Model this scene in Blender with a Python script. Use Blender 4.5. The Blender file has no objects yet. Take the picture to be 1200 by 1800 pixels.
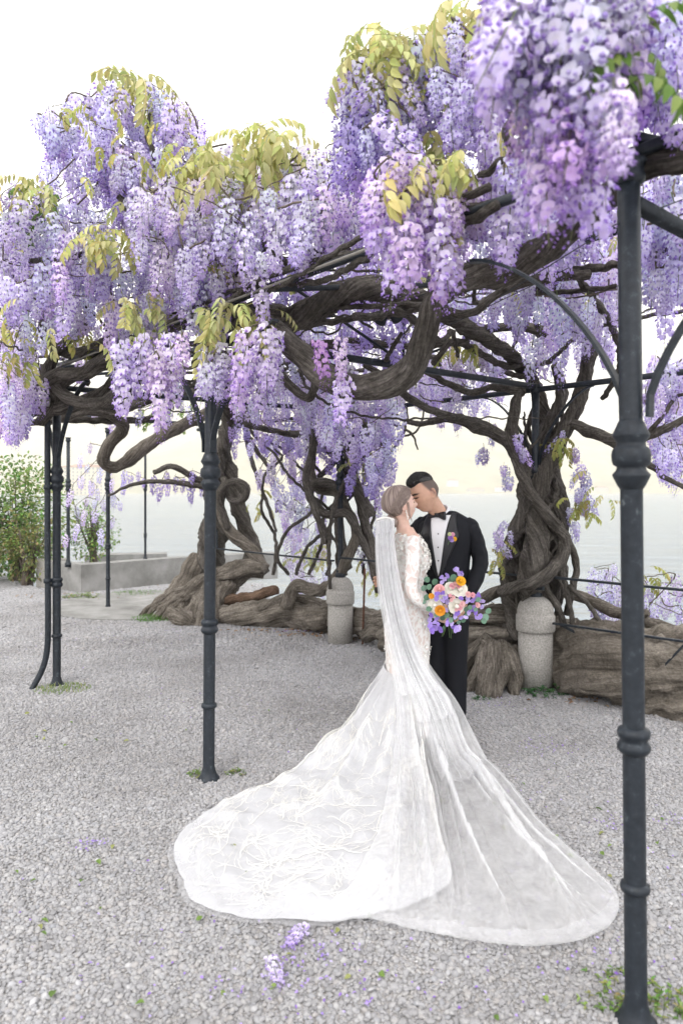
import bpy, math, random
import numpy as np
from mathutils import Vector, Matrix, noise
from mathutils.bvhtree import BVHTree

random.seed(11)
SC = bpy.context.scene
COL = SC.collection

# ------------------------------------------------------------------ camera
F, CX, HY, CAMZ = 1250.0, 600.0, 865.0, 1.58      # focal length (px of the 1200 px wide frame), centre column, horizon row, eye height
cam = bpy.data.cameras.new('camera')
cam_o = bpy.data.objects.new('camera', cam)
COL.objects.link(cam_o)
cam_o.location = (0, 0, CAMZ)
cam_o.rotation_euler = (math.pi / 2, 0, 0)
cam.sensor_fit = 'HORIZONTAL'
cam.sensor_width = 24.0
cam.lens = 24.0 * F / 1200.0
cam.shift_y = -35.0 / 1200.0
cam.clip_start = 0.05
cam.clip_end = 20000
cam.dof.use_dof = True
cam.dof.focus_distance = 4.6
cam.dof.aperture_fstop = 2.6
SC.camera = cam_o

# ------------------------------------------------------------------ light
SUN_EL, SUN_AZ = 48.0, 200.0          # azimuth clockwise from +Y: soft light from behind the camera
w = bpy.data.worlds.new('World')
SC.world = w
w.use_nodes = True
nt = w.node_tree
bg = nt.nodes['Background']
sky = nt.nodes.new('ShaderNodeTexSky')
sky.sky_type = 'NISHITA'
sky.sun_disc = False
sky.sun_elevation = math.radians(SUN_EL)
sky.sun_rotation = math.radians(SUN_AZ)
sky.air_density = 1.0
sky.dust_density = 3.0
sky.ozone_density = 1.0
hsv = nt.nodes.new('ShaderNodeHueSaturation')       # thin even cloud: the sky is nearly white
hsv.inputs['Saturation'].default_value = 0.12
hsv.inputs['Value'].default_value = 1.0
nt.links.new(sky.outputs[0], hsv.inputs['Color'])
veil_mix = nt.nodes.new('ShaderNodeMix')                # the same thin cloud all over evens the dome out
veil_mix.data_type = 'RGBA'
veil_mix.inputs[0].default_value = 0.8
veil_mix.inputs[7].default_value = (9.0, 9.0, 9.2, 1)
nt.links.new(hsv.outputs[0], veil_mix.inputs[6])
nt.links.new(veil_mix.outputs[2], bg.inputs['Color'])
bg.inputs['Strength'].default_value = 0.15
sun = bpy.data.lights.new('sun', 'SUN')
sun.energy = 0.7
sun.angle = math.radians(30)
sun.color = (1.0, 0.95, 0.88)
sun_o = bpy.data.objects.new('sun', sun)
COL.objects.link(sun_o)
sd = Vector((math.sin(math.radians(SUN_AZ)) * math.cos(math.radians(SUN_EL)), math.cos(math.radians(SUN_AZ)) * math.cos(math.radians(SUN_EL)), math.sin(math.radians(SUN_EL))))
sun_o.rotation_euler = sd.to_track_quat('Z', 'Y').to_euler()
sun_o.location = (0, 0, 30)

SC.view_settings.view_transform = 'Standard'
SC.view_settings.look = 'None'
SC.view_settings.gamma = 1.0
SC.view_settings.use_curve_mapping = False
SC.view_settings.exposure = 1.08
SC.render.engine = 'CYCLES'
cy = SC.cycles
cy.use_denoising = True
try:
    cy.denoiser = 'OPENIMAGEDENOISE'
    cy.denoising_prefilter = 'ACCURATE'
except Exception:
    pass
cy.use_adaptive_sampling = True
cy.adaptive_threshold = 0.025
cy.max_bounces = 7
cy.diffuse_bounces = 3
cy.glossy_bounces = 3
cy.transmission_bounces = 4
cy.transparent_max_bounces = 24
cy.volume_bounces = 1
cy.caustics_reflective = False
cy.caustics_refractive = False
cy.sample_clamp_indirect = 6

# ------------------------------------------------------------------ helpers
def P(x, y, Y):
    """a point seen at picture position (x, y), Y metres in front of the camera"""
    return Vector(((x - CX) * Y / F, Y, CAMZ - (y - HY) * Y / F))

def G(x, y):
    """the ground point seen at (x, y)"""
    Y = F * CAMZ / (y - HY)
    return Vector(((x - CX) * Y / F, Y, 0.0))

def lerp(a, b, t):
    return a + (b - a) * t

class MB:
    """collects vertices and faces of one mesh"""
    def __init__(s):
        s.v, s.f, s.c, s.g, s.mi = [], [], [], [], []
    def add(s, V, Fs, col=None, mi=0, grain=None):
        n = len(s.v)
        s.v.extend([tuple(p) for p in V])
        for q in Fs:
            s.f.append(tuple(i + n for i in q))
            s.mi.append(mi)
        if col is None:
            col = (1, 1, 1)
        if isinstance(col, list):
            s.c.extend(col)
        else:
            s.c.extend([col] * len(V))
        s.g.extend(grain if grain is not None else [(0, 0, 0)] * len(V))
        return s
    def mesh(s, name, mats, smooth=True, colors=False, grain=False):
        me = bpy.data.meshes.new(name)
        me.from_pydata(s.v, [], s.f)
        for m in (mats if isinstance(mats, (list, tuple)) else [mats]):
            me.materials.append(m)
        if len(me.materials) > 1:
            me.polygons.foreach_set('material_index', s.mi)
        if smooth:
            me.polygons.foreach_set('use_smooth', [True] * len(me.polygons))
        if colors:
            a = me.color_attributes.new('Col', 'FLOAT_COLOR', 'POINT')
            arr = np.ones((len(s.v), 4), dtype=np.float32)
            arr[:, :3] = np.array(s.c, dtype=np.float32)
            a.data.foreach_set('color', arr.ravel())
        if grain:
            a = me.attributes.new('grain', 'FLOAT_VECTOR', 'POINT')
            a.data.foreach_set('vector', np.array(s.g, dtype=np.float32).ravel())
        me.update()
        return me
    def build(s, name, mats, parent=None, smooth=True, colors=False, grain=False):
        return link(name, s.mesh(name, mats, smooth, colors, grain), parent)

def link(name, me, parent=None):
    o = bpy.data.objects.new(name, me)
    COL.objects.link(o)
    if parent is not None:
        par(o, parent)
    return o

def par(o, p):
    """parent o (made in world coordinates) under p; only top-level empties carry an offset"""
    o.parent = p
    if p.parent is None:
        o.matrix_parent_inverse = Matrix.Translation(-Vector(p.location))
    else:
        # p's own world matrix is: T(root) @ T(-root) @ basis(p) = basis(p)
        o.matrix_parent_inverse = p.matrix_basis.inverted()

def tag(o, label=None, cat=None, group=None, kind=None):
    if label: o['label'] = label
    if cat: o['category'] = cat
    if group: o['group'] = group
    if kind: o['kind'] = kind
    return o

def thing(name, label, cat, loc, group=None):
    o = bpy.data.objects.new(name, None)
    COL.objects.link(o)
    o.location = loc
    o.empty_display_size = 0.05
    return tag(o, label, cat, group)

def catmull(pts, step):
    """pts: list of tuples (any length); resampled along a Catmull-Rom curve"""
    A = np.array(pts, dtype=float)
    A = np.vstack([2 * A[0] - A[1], A, 2 * A[-1] - A[-2]])
    out = []
    for i in range(1, len(A) - 2):
        p0, p1, p2, p3 = A[i - 1], A[i], A[i + 1], A[i + 2]
        n = max(2, int(np.linalg.norm((p2 - p1)[:3]) / step))
        for k in range(n):
            t = k / n
            out.append(0.5 * ((2 * p1) + (-p0 + p2) * t + (2 * p0 - 5 * p1 + 4 * p2 - p3) * t * t + (-p0 + 3 * p1 - 3 * p2 + p3) * t ** 3))
    out.append(A[-2])
    return np.array(out)

def tube(mb, pts, n=10, step=None, rough=0.0, ridge=0.0, twist=0.0, seed=0, col=None, cap=True, wob=0.0, mi=0, flat=None, burl=0.0):
    """pts: (x, y, z, r). A swept tube with rounded ends, wood-like unevenness if asked for."""
    rm = sum(p[3] for p in pts) / len(pts)
    A = catmull(pts, step or min(max(rm * 0.8, 0.006), 0.04 if burl else 9))
    C, R = A[:, :3], np.maximum(A[:, 3], 0.0008)
    N = len(A)
    T = np.gradient(C, axis=0)
    T /= np.linalg.norm(T, axis=1)[:, None] + 1e-9
    up = np.array([0, 0, 1.0]) if abs(T[0][2]) < 0.9 else np.array([1.0, 0, 0])
    u = np.cross(T[0], up); u /= np.linalg.norm(u)
    V, Gr, Fs = [], [], []
    s = 0.0
    off = seed * 7.31
    rows = []
    for i in range(N):
        if i:
            s += float(np.linalg.norm(C[i] - C[i - 1]))
            u = u - T[i] * np.dot(u, T[i]); u /= np.linalg.norm(u) + 1e-9
        v = np.cross(T[i], u)
        c = C[i].copy()
        r0 = R[i]
        if wob:
            q = Vector((s * 1.3 / max(rm, .02) * .25, off, 0))
            c += u * noise.noise(q) * wob + v * noise.noise(q + Vector((0, 9, 4))) * wob
        row = []
        for k in range(n):
            a = 2 * math.pi * k / n
            at = a + twist * s
            r = r0
            if rough:
                r *= 1 + rough * noise.noise(Vector((math.cos(a) * 0.9 + off, math.sin(a) * 0.9, s / max(r0, .01) * 0.45)))
            if ridge:
                r *= 1 + ridge * (noise.noise(Vector((math.cos(at) * 2.3 + off, math.sin(at) * 2.3, s / max(rm, .01) * 0.22))) * 1.1 + 0.5 * noise.noise(Vector((math.cos(at) * 5 + off, math.sin(at) * 5, s / max(rm, .01) * 0.4))))
            dv = u * math.cos(a) * (flat or 1) + v * math.sin(a)
            if burl:
                q3 = Vector(c + dv * r0) + Vector((off, 0, 0))
                b1 = noise.noise(q3 * 7.0); b2 = noise.noise(q3 * 17.0)
                r += r0 * burl * (1.0 - 2.2 * abs(b1) + 0.55 * b2)
            p = c + dv * r
            row.append(len(V)); V.append(tuple(p))
            Gr.append((math.cos(at) + off, math.sin(at), s / max(rm, .01) * 0.3))
        rows.append(row)
    for i in range(N - 1):
        a, b = rows[i], rows[i + 1]
        for k in range(n):
            Fs.append((a[k], a[(k + 1) % n], b[(k + 1) % n], b[k]))
    if cap:
        for row, ci, sg in ((rows[0], 0, -1), (rows[-1], N - 1, 1)):
            j = len(V); V.append(tuple(C[ci] + T[ci] * R[ci] * 0.45 * sg)); Gr.append((off, 0, s * .3 if sg > 0 else 0))
            for k in range(n):
                Fs.append((row[(k + 1) % n], row[k], j) if sg < 0 else (row[k], row[(k + 1) % n], j))
    mb.add(V, Fs, col, mi, Gr)
    return mb

def box(mb, c, h, M=None, col=None, mi=0):
    V = [Vector((c[0] + sx * h[0], c[1] + sy * h[1], c[2] + sz * h[2])) for sx in (-1, 1) for sy in (-1, 1) for sz in (-1, 1)]
    if M is not None:
        V = [M @ p for p in V]
    mb.add(V, [(0, 1, 3, 2), (4, 6, 7, 5), (0, 4, 5, 1), (2, 3, 7, 6), (0, 2, 6, 4), (1, 5, 7, 3)], col, mi)
    return mb

def bar(mb, a, b, wx, wz, bev=0.15, col=None):
    """a bar of rectangular section with chamfered edges from a to b"""
    a, b = Vector(a), Vector(b)
    t = (b - a).normalized()
    s = t.cross(Vector((0, 0, 1)))
    s = s.normalized() if s.length > 1e-4 else Vector((1, 0, 0))
    u = s.cross(t)
    hx, hz = wx / 2, wz / 2
    c = min(hx, hz) * bev * 2
    sec = [(-hx + c, -hz), (hx - c, -hz), (hx, -hz + c), (hx, hz - c), (hx - c, hz), (-hx + c, hz), (-hx, hz - c), (-hx, -hz + c)]
    V = [p + s * x + u * z for p in (a, b) for x, z in sec]
    Fs = [(k, (k + 1) % 8, (k + 1) % 8 + 8, k + 8) for k in range(8)] + [tuple(range(7, -1, -1)), tuple(range(8, 16))]
    mb.add(V, Fs, col)
    return mb

def strip(mb, pts, wx, wz):
    """a flat bar bent along pts, wide across the bend"""
    pts = [Vector(p[:3]) for p in pts]
    N = len(pts)
    V, Fs = [], []
    d = (pts[-1] - pts[0]); d.z = 0
    s = d.cross(Vector((0, 0, 1))).normalized()
    for i, p in enumerate(pts):
        t = (pts[min(i + 1, N - 1)] - pts[max(i - 1, 0)]).normalized()
        u = s.cross(t).normalized()
        for x, z in ((-1, -1), (1, -1), (1, 1), (-1, 1)):
            V.append(p + s * x * wx / 2 + u * z * wz / 2)
    for i in range(N - 1):
        for k in range(4):
            Fs.append((i * 4 + k, i * 4 + (k + 1) % 4, i * 4 + 4 + (k + 1) % 4, i * 4 + 4 + k))
    Fs += [(3, 2, 1, 0), tuple(4 * N - 4 + k for k in range(4))]
    mb.add(V, Fs)
    return mb

def lathe(mb, prof, c=(0, 0, 0), n=24, col=None, mi=0, M=None):
    """prof: (r, z) from bottom to top"""
    V, Fs = [], []
    for r, z in prof:
        for k in range(n):
            a = 2 * math.pi * k / n
            p = Vector((c[0] + r * math.cos(a), c[1] + r * math.sin(a), c[2] + z))
            V.append(M @ p if M is not None else p)
    m = len(prof)
    for i in range(m - 1):
        for k in range(n):
            Fs.append((i * n + k, i * n + (k + 1) % n, (i + 1) * n + (k + 1) % n, (i + 1) * n + k))
    Fs += [tuple(range(n - 1, -1, -1)), tuple((m - 1) * n + k for k in range(n))]
    mb.add(V, Fs, col, mi)
    return mb

def loft(rings, n=32, M=None, power=2.0):
    """closed loft; rings: (z, xc, yc, rx, ry)"""
    V, Fs = [], []
    for (z, xc, yc, rx, ry) in rings:
        for k in range(n):
            a = 2 * math.pi * k / n
            ca, sa = math.cos(a), math.sin(a)
            e = 2.0 / power
            V.append(Vector((xc + rx * math.copysign(abs(ca) ** e, ca), yc + ry * math.copysign(abs(sa) ** e, sa), z)))
    m = len(rings)
    for i in range(m - 1):
        for k in range(n):
            Fs.append((i * n + k, i * n + (k + 1) % n, (i + 1) * n + (k + 1) % n, (i + 1) * n + k))
    Fs += [tuple(range(n - 1, -1, -1)), tuple((m - 1) * n + k for k in range(n))]
    if M is not None:
        V = [M @ p for p in V]
    return V, Fs

def smooth_rings(rings, k=3):
    A = catmull([(r[0], r[1], r[2], r[3], r[4]) for r in rings], 0.03)
    return [tuple(x) for x in A]

def remesh(name, mb, voxel, mats, it=4, fac=0.5):
    """overlapping closed shapes -> one continuous surface"""
    me = mb.mesh('tmp', [], smooth=False)
    o = bpy.data.objects.new('tmp', me)
    tmp = bpy.data.scenes.new('tmp')
    tmp.collection.objects.link(o)
    m = o.modifiers.new('r', 'REMESH'); m.mode = 'VOXEL'; m.voxel_size = voxel; m.use_smooth_shade = True
    if it:
        s = o.modifiers.new('s', 'SMOOTH'); s.iterations = it; s.factor = fac
    vl = tmp.view_layers[0]
    vl.update()
    out = bpy.data.meshes.new_from_object(o.evaluated_get(vl.depsgraph))
    bpy.data.objects.remove(o)
    bpy.data.scenes.remove(tmp)
    bpy.data.meshes.remove(me)
    out.name = name
    out.materials.clear()
    for x in (mats if isinstance(mats, (list, tuple)) else [mats]):
        out.materials.append(x)
    out.polygons.foreach_set('use_smooth', [True] * len(out.polygons))
    return out

# ------------------------------------------------------------------ materials
def new_mat(name):
    m = bpy.data.materials.new(name)
    m.use_nodes = True
    t = m.node_tree
    return m, t, t.nodes['Principled BSDF'], t.nodes['Material Output']

def N(t, kind, **kw):
    n = t.nodes.new('ShaderNode' + kind)
    for k, v in kw.items():
        if k in n.inputs:
            n.inputs[k].default_value = v
        else:
            setattr(n, k, v)
    return n

def ramp(t, src, stops):
    r = t.nodes.new('ShaderNodeValToRGB')
    e = r.color_ramp.elements
    while len(e) < len(stops):
        e.new(0.5)
    for i, (p, c) in enumerate(stops):
        e[i].position = p
        e[i].color = (c[0], c[1], c[2], 1)
    t.links.new(src, r.inputs[0])
    return r

def bump(t, src, bsdf, strength, dist=0.01):
    b = N(t, 'Bump', Strength=strength, Distance=dist)
    t.links.new(src, b.inputs['Height'])
    t.links.new(b.outputs[0], bsdf.inputs['Normal'])
    return b

def noise_mat(name, stops, scale=10, rough=0.8, bstr=0.3, bdist=0.005, detail=8, spec=0.3, metallic=0.0, scale2=None):
    m, t, b, o = new_mat(name)
    g = N(t, 'NewGeometry')
    n = N(t, 'TexNoise', Scale=scale, Detail=detail, Roughness=0.65)
    t.links.new(g.outputs['Position'], n.inputs['Vector'])
    r = ramp(t, n.outputs['Fac'], stops)
    t.links.new(r.outputs[0], b.inputs['Base Color'])
    b.inputs['Roughness'].default_value = rough
    b.inputs['Specular IOR Level'].default_value = spec
    b.inputs['Metallic'].default_value = metallic
    if bstr:
        n2 = N(t, 'TexNoise', Scale=scale2 or scale * 6, Detail=6)
        t.links.new(g.outputs['Position'], n2.inputs['Vector'])
        bump(t, n2.outputs['Fac'], b, bstr, bdist)
    return m

def plain(name, col, rough=0.6, spec=0.3, metallic=0.0):
    m, t, b, o = new_mat(name)
    b.inputs['Base Color'].default_value = (*col, 1)
    b.inputs['Roughness'].default_value = rough
    b.inputs['Specular IOR Level'].default_value = spec
    b.inputs['Metallic'].default_value = metallic
    return m

def petal_mat(name, col=None, trans=0.35, attr=True, tone=True, rough=0.7, jitter=0.0):
    """thin petals and leaves: vertex colour (petal, keel, bud) times the object's own tint; light passes through"""
    m, t, b, o = new_mat(name)
    t.nodes.remove(b)
    if attr:
        src = N(t, 'VertexColor', layer_name='Col').outputs['Color']
    else:
        rgb = N(t, 'RGB'); rgb.outputs[0].default_value = (*col, 1); src = rgb.outputs[0]
    if tone:
        oi = N(t, 'ObjectInfo')
        mx = N(t, 'Mix', data_type='RGBA', blend_type='MULTIPLY'); mx.inputs[0].default_value = 1.0
        t.links.new(src, mx.inputs[6]); t.links.new(oi.outputs['Color'], mx.inputs[7])
        src = mx.outputs[2]
    d = N(t, 'BsdfPrincipled', Roughness=rough); d.inputs['Specular IOR Level'].default_value = 0.2
    tr = N(t, 'BsdfTranslucent')
    ms = N(t, 'MixShader'); ms.inputs[0].default_value = trans
    t.links.new(src, d.inputs['Base Color']); t.links.new(src, tr.inputs['Color'])
    t.links.new(d.outputs[0], ms.inputs[1]); t.links.new(tr.outputs[0], ms.inputs[2])
    t.links.new(ms.outputs[0], o.inputs['Surface'])
    return m

def bark_mat(name, dark, mid, light, k=2.2, bstr=0.9, bdist=0.012):
    m, t, b, o = new_mat(name)
    at = N(t, 'Attribute', attribute_name='grain')
    mp = N(t, 'Mapping'); mp.inputs['Scale'].default_value = (k, k, 0.55)
    t.links.new(at.outputs['Vector'], mp.inputs['Vector'])
    n1 = N(t, 'TexNoise', Scale=2.2, Detail=9, Roughness=0.7, Distortion=0.5)
    t.links.new(mp.outputs[0], n1.inputs['Vector'])
    g = N(t, 'NewGeometry')
    n2 = N(t, 'TexNoise', Scale=5.0, Detail=5, Roughness=0.6)
    t.links.new(g.outputs['Position'], n2.inputs['Vector'])
    r = ramp(t, n1.outputs['Fac'], [(0.30, dark), (0.50, mid), (0.72, light)])
    r2 = ramp(t, n2.outputs['Fac'], [(0.35, (0.72, 0.70, 0.66)), (0.65, (1.15, 1.13, 1.1))])
    mx = N(t, 'Mix', data_type='RGBA', blend_type='MULTIPLY'); mx.inputs[0].default_value = 1
    t.links.new(r.outputs[0], mx.inputs[6]); t.links.new(r2.outputs[0], mx.inputs[7])
    n3 = N(t, 'TexNoise', Scale=48.0, Detail=5, Roughness=0.7)
    t.links.new(g.outputs['Position'], n3.inputs['Vector'])
    r3 = ramp(t, n3.outputs['Fac'], [(0.34, (0.55, 0.54, 0.52)), (0.66, (1.25, 1.24, 1.22))])
    mx3 = N(t, 'Mix', data_type='RGBA', blend_type='MULTIPLY'); mx3.inputs[0].default_value = 0.8
    t.links.new(mx.outputs[2], mx3.inputs[6]); t.links.new(r3.outputs[0], mx3.inputs[7])
    t.links.new(mx3.outputs[2], b.inputs['Base Color'])
    b.inputs['Roughness'].default_value = 0.9
    b.inputs['Specular IOR Level'].default_value = 0.15
    ad = N(t, 'Math', operation='MULTIPLY_ADD'); ad.inputs[1].default_value = 0.5
    t.links.new(n3.outputs['Fac'], ad.inputs[0]); t.links.new(n1.outputs['Fac'], ad.inputs[2])
    bump(t, ad.outputs[0], b, bstr, bdist)
    return m

M_bark = bark_mat('bark', (0.036, 0.033, 0.031), (0.125, 0.115, 0.106), (0.29, 0.272, 0.252), k=1.9, bstr=1.0, bdist=0.035)
M_root = bark_mat('weathered_root_bark', (0.05, 0.043, 0.037), (0.20, 0.18, 0.158), (0.40, 0.37, 0.33), k=2.0, bstr=1.0, bdist=0.04)
M_rotten = bark_mat('rotten_red_wood', (0.04, 0.026, 0.02), (0.12, 0.078, 0.056), (0.22, 0.155, 0.11))
M_twig = noise_mat('twig_bark', [(0.3, (0.05, 0.04, 0.033)), (0.7, (0.16, 0.13, 0.105))], 30, 0.9, 0.4, 0.003)
M_iron = noise_mat('painted_iron', [(0.32, (0.007, 0.010, 0.014)), (0.58, (0.015, 0.020, 0.027)), (0.66, (0.034, 0.042, 0.05)), (0.73, (0.10, 0.115, 0.12))], 34, 0.5, 0.35, 0.0018, spec=0.3, scale2=120)
M_rust = noise_mat('rusty_iron', [(0.3, (0.05, 0.025, 0.018)), (0.7, (0.16, 0.075, 0.05))], 40, 0.85, 0.4, 0.002)
M_granite = noise_mat('granite', [(0.30, (0.19, 0.18, 0.165)), (0.5, (0.31, 0.295, 0.27)), (0.72, (0.44, 0.42, 0.39))], 75, 0.85, 0.5, 0.003, detail=12, scale2=170)
M_concrete = noise_mat('weathered_concrete', [(0.30, (0.13, 0.127, 0.12)), (0.5, (0.21, 0.207, 0.197)), (0.7, (0.29, 0.285, 0.275))], 2.6, 0.9, 0.4, 0.004, detail=12, scale2=60)
M_petal = petal_mat('wisteria_petal', trans=0.5)
M_leafy = petal_mat('young_leaf', trans=0.42, rough=0.5)
M_green = petal_mat('green_leaf', trans=0.30, rough=0.5)

# ================================================================== the setting
WATER_Z = -1.15
# posts of the front row, base of the lake-side bollards
POST1, POST2, POST3 = Vector((0.875, 2.112, 0)), Vector((-0.73, 3.911, 0)), Vector((-2.325, 5.81, 0))
POST0 = POST1 * 2 - POST2
BOL1, BOL2 = Vector((-0.012, 7.45, 0)), Vector((1.57, 5.76, 0))
ROW = (BOL1 - BOL2)
BOL3, BOLR = BOL1 + ROW, BOL2 - ROW
OUT = Vector((ROW.y, -ROW.x, 0)).normalized()      # from the terrace towards the lake
if OUT.x < 0: OUT = -OUT

# terrace: one thick slab whose lake edge follows the bollards
edge = [BOLR - ROW * 2 + OUT * 0.75, BOL2 + OUT * 0.75, BOL1 + OUT * 0.75, BOL3 + OUT * 0.9, Vector((-1.35, 12.2, 0)), Vector((-2.55, 12.75, 0)), Vector((-4.1, 11.3, 0)), Vector((-5.0, 11.7, 0)), Vector((-9, 17, 0)), Vector((-30, 25, 0)), Vector((-40, -30, 0)), Vector((40, -30, 0))]
mb = MB()
n = len(edge)
mb.add([Vector((p.x, p.y, z)) for z in (0.0, -4.0) for p in edge], [tuple(range(n - 1, -1, -1))] + [(i, (i + 1) % n, (i + 1) % n + n, i + n) for i in range(n)])
M_ground = noise_mat('gravel_bed', [(0.3, (0.22, 0.205, 0.195)), (0.55, (0.33, 0.315, 0.305)), (0.75, (0.42, 0.405, 0.39))], 60, 0.95, 0.8, 0.01, detail=10, scale2=110)
ground = tag(mb.build('ground', M_ground, smooth=False), kind='structure')

# pebbles: real stones, instanced on a jittered lattice
def pebble_mat():
    m, t, b, o = new_mat('pebble')
    oi = N(t, 'ObjectInfo')
    r = ramp(t, oi.outputs['Random'], [(0.0, (0.208, 0.207, 0.213)), (0.14, (0.259, 0.258, 0.264)), (0.34, (0.309, 0.307, 0.315)), (0.50, (0.284, 0.283, 0.292)), (0.64, (0.342, 0.339, 0.342)), (0.76, (0.316, 0.303, 0.297)), (0.86, (0.367, 0.365, 0.368)), (0.95, (0.259, 0.264, 0.281)), (1.0, (0.418, 0.416, 0.424))])
    tc = N(t, 'TexCoord')
    n1 = N(t, 'TexNoise', Scale=1.6, Detail=6, Roughness=0.7)
    ad = N(t, 'VectorMath', operation='ADD')
    t.links.new(tc.outputs['Object'], ad.inputs[0])
    sc = N(t, 'VectorMath', operation='SCALE'); sc.inputs['Scale'].default_value = 91.0
    cb = N(t, 'CombineXYZ')
    t.links.new(oi.outputs['Random'], cb.inputs[0]); t.links.new(cb.outputs[0], sc.inputs[0])
    t.links.new(sc.outputs[0], ad.inputs[1]); t.links.new(ad.outputs[0], n1.inputs['Vector'])
    r2 = ramp(t, n1.outputs['Fac'], [(0.3, (0.84, 0.84, 0.85)), (0.7, (1.12, 1.11, 1.09))])
    mx = N(t, 'Mix', data_type='RGBA', blend_type='MULTIPLY'); mx.inputs[0].default_value = 1
    t.links.new(r.outputs[0], mx.inputs[6]); t.links.new(r2.outputs[0], mx.inputs[7])
    g = N(t, 'NewGeometry')                 # dusty and cleaner stretches of the terrace
    nd = N(t, 'TexNoise', Scale=1.1, Detail=5, Roughness=0.6)
    t.links.new(g.outputs['Position'], nd.inputs['Vector'])
    rd = ramp(t, nd.outputs['Fac'], [(0.34, (0.78, 0.77, 0.76)), (0.62, (1.02, 1.02, 1.02))])
    mx2 = N(t, 'Mix', data_type='RGBA', blend_type='MULTIPLY'); mx2.inputs[0].default_value = 1
    t.links.new(mx.outputs[2], mx2.inputs[6]); t.links.new(rd.outputs[0], mx2.inputs[7])
    t.links.new(mx2.outputs[2], b.inputs['Base Color'])
    b.inputs['Roughness'].default_value = 0.75
    b.inputs['Specular IOR Level'].default_value = 0.25
    return m
M_pebble = pebble_mat()
peb_col = bpy.data.collections.new('pebble_shapes')
import bmesh
for k in range(9):
    bm = bmesh.new()
    bmesh.ops.create_icosphere(bm, subdivisions=2, radius=1.0)
    rr = random.Random(100 + k)
    sx, sy, sz = 1.0, rr.uniform(0.66, 0.95), rr.uniform(0.42, 0.68)
    for v in bm.verts:
        d = 1 + 0.20 * noise.noise(v.co * 1.1 + Vector((k * 5, 0, 0))) + 0.06 * noise.noise(v.co * 2.7 + Vector((k * 9, 3, 0)))
        v.co = Vector((v.co.x * sx, v.co.y * sy, v.co.z * sz)) * d
    me = bpy.data.meshes.new('pebble'); bm.to_mesh(me); bm.free()
    me.polygons.foreach_set('use_smooth', [True] * len(me.polygons))
    me.materials.append(M_pebble)
    peb_col.objects.link(bpy.data.objects.new('pebble', me))

def inside(px, py, poly):
    c = np.zeros(len(px), bool)
    j = len(poly) - 1
    for i in range(len(poly)):
        xi, yi, xj, yj = poly[i].x, poly[i].y, poly[j].x, poly[j].y
        if yi != yj:
            c ^= ((yi > py) != (yj > py)) & (px < (xj - xi) * (py - yi) / (yj - yi) + xi)
        j = i
    return c

rng = np.random.default_rng(5)
pts, scl = [], []
for (y0, y1, sp, s0) in ((1.55, 4.4, 0.0130, 0.0083), (4.4, 7.0, 0.0145, 0.0091), (7.0, 13.5, 0.0200, 0.0118)):
    xs = np.arange(-y1 * 0.62, y1 * 0.62, sp)
    ys = np.arange(y0, y1, sp * 0.87)
    X, Yg = np.meshgrid(xs, ys)
    X[1::2] += sp / 2
    X = X.ravel() + rng.uniform(-.42, .42, X.size) * sp
    Yg = Yg.ravel() + rng.uniform(-.42, .42, Yg.size) * sp
    k = (np.abs(X) < Yg * 0.5 + 0.3) & inside(X, Yg, edge)
    X, Yg = X[k], Yg[k]
    s = s0 * np.exp(rng.normal(0, 0.28, X.size))
    Z = rng.uniform(-0.002, 0.003, X.size) + s * 0.15
    pts.append(np.stack([X, Yg, Z], 1)); scl.append(s)
pts = np.vstack(pts); scl = np.concatenate(scl)
me = bpy.data.meshes.new('gravel')
me.vertices.add(len(pts)); me.vertices.foreach_set('co', pts.astype(np.float32).ravel())
a = me.attributes.new('psc', 'FLOAT', 'POINT'); a.data.foreach_set('value', scl.astype(np.float32))
rot = np.stack([rng.normal(0, .30, len(pts)), rng.normal(0, .30, len(pts)), rng.uniform(0, 6.283, len(pts))], 1)
a = me.attributes.new('prot', 'FLOAT_VECTOR', 'POINT'); a.data.foreach_set('vector', rot.astype(np.float32).ravel())
gravel = tag(link('gravel', me), 'loose grey and cream pebbles covering the terrace under the pergola', 'gravel', kind='stuff')
ng = bpy.data.node_groups.new('scatter', 'GeometryNodeTree')
ng.interface.new_socket('Geometry', in_out='INPUT', socket_type='NodeSocketGeometry')
ng.interface.new_socket('Geometry', in_out='OUTPUT', socket_type='NodeSocketGeometry')
gi, go = ng.nodes.new('NodeGroupInput'), ng.nodes.new('NodeGroupOutput')
ci = ng.nodes.new('GeometryNodeCollectionInfo'); ci.inputs['Collection'].default_value = peb_col
ci.inputs['Separate Children'].default_value = True; ci.inputs['Reset Children'].default_value = True
ip = ng.nodes.new('GeometryNodeInstanceOnPoints'); ip.inputs['Pick Instance'].default_value = True
na = ng.nodes.new('GeometryNodeInputNamedAttribute'); na.data_type = 'FLOAT'; na.inputs['Name'].default_value = 'psc'
nr = ng.nodes.new('GeometryNodeInputNamedAttribute'); nr.data_type = 'FLOAT_VECTOR'; nr.inputs['Name'].default_value = 'prot'
rv = ng.nodes.new('FunctionNodeRandomValue'); rv.data_type = 'INT'
for s_ in rv.inputs:
    if s_.name == 'Max' and s_.type == 'INT': s_.default_value = 8
    if s_.name == 'Min' and s_.type == 'INT': s_.default_value = 0
e2r = ng.nodes.new('FunctionNodeEulerToRotation')
L = ng.links.new
L(gi.outputs[0], ip.inputs['Points']); L(ci.outputs[0], ip.inputs['Instance'])
L([s_ for s_ in rv.outputs if s_.type == 'INT'][0], ip.inputs['Instance Index'])
L(nr.outputs['Attribute'], e2r.inputs[0]); L(e2r.outputs[0], ip.inputs['Rotation'])
L(na.outputs['Attribute'], ip.inputs['Scale']); L(ip.outputs[0], go.inputs[0])
gm = gravel.modifiers.new('scatter', 'NODES'); gm.node_group = ng

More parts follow.
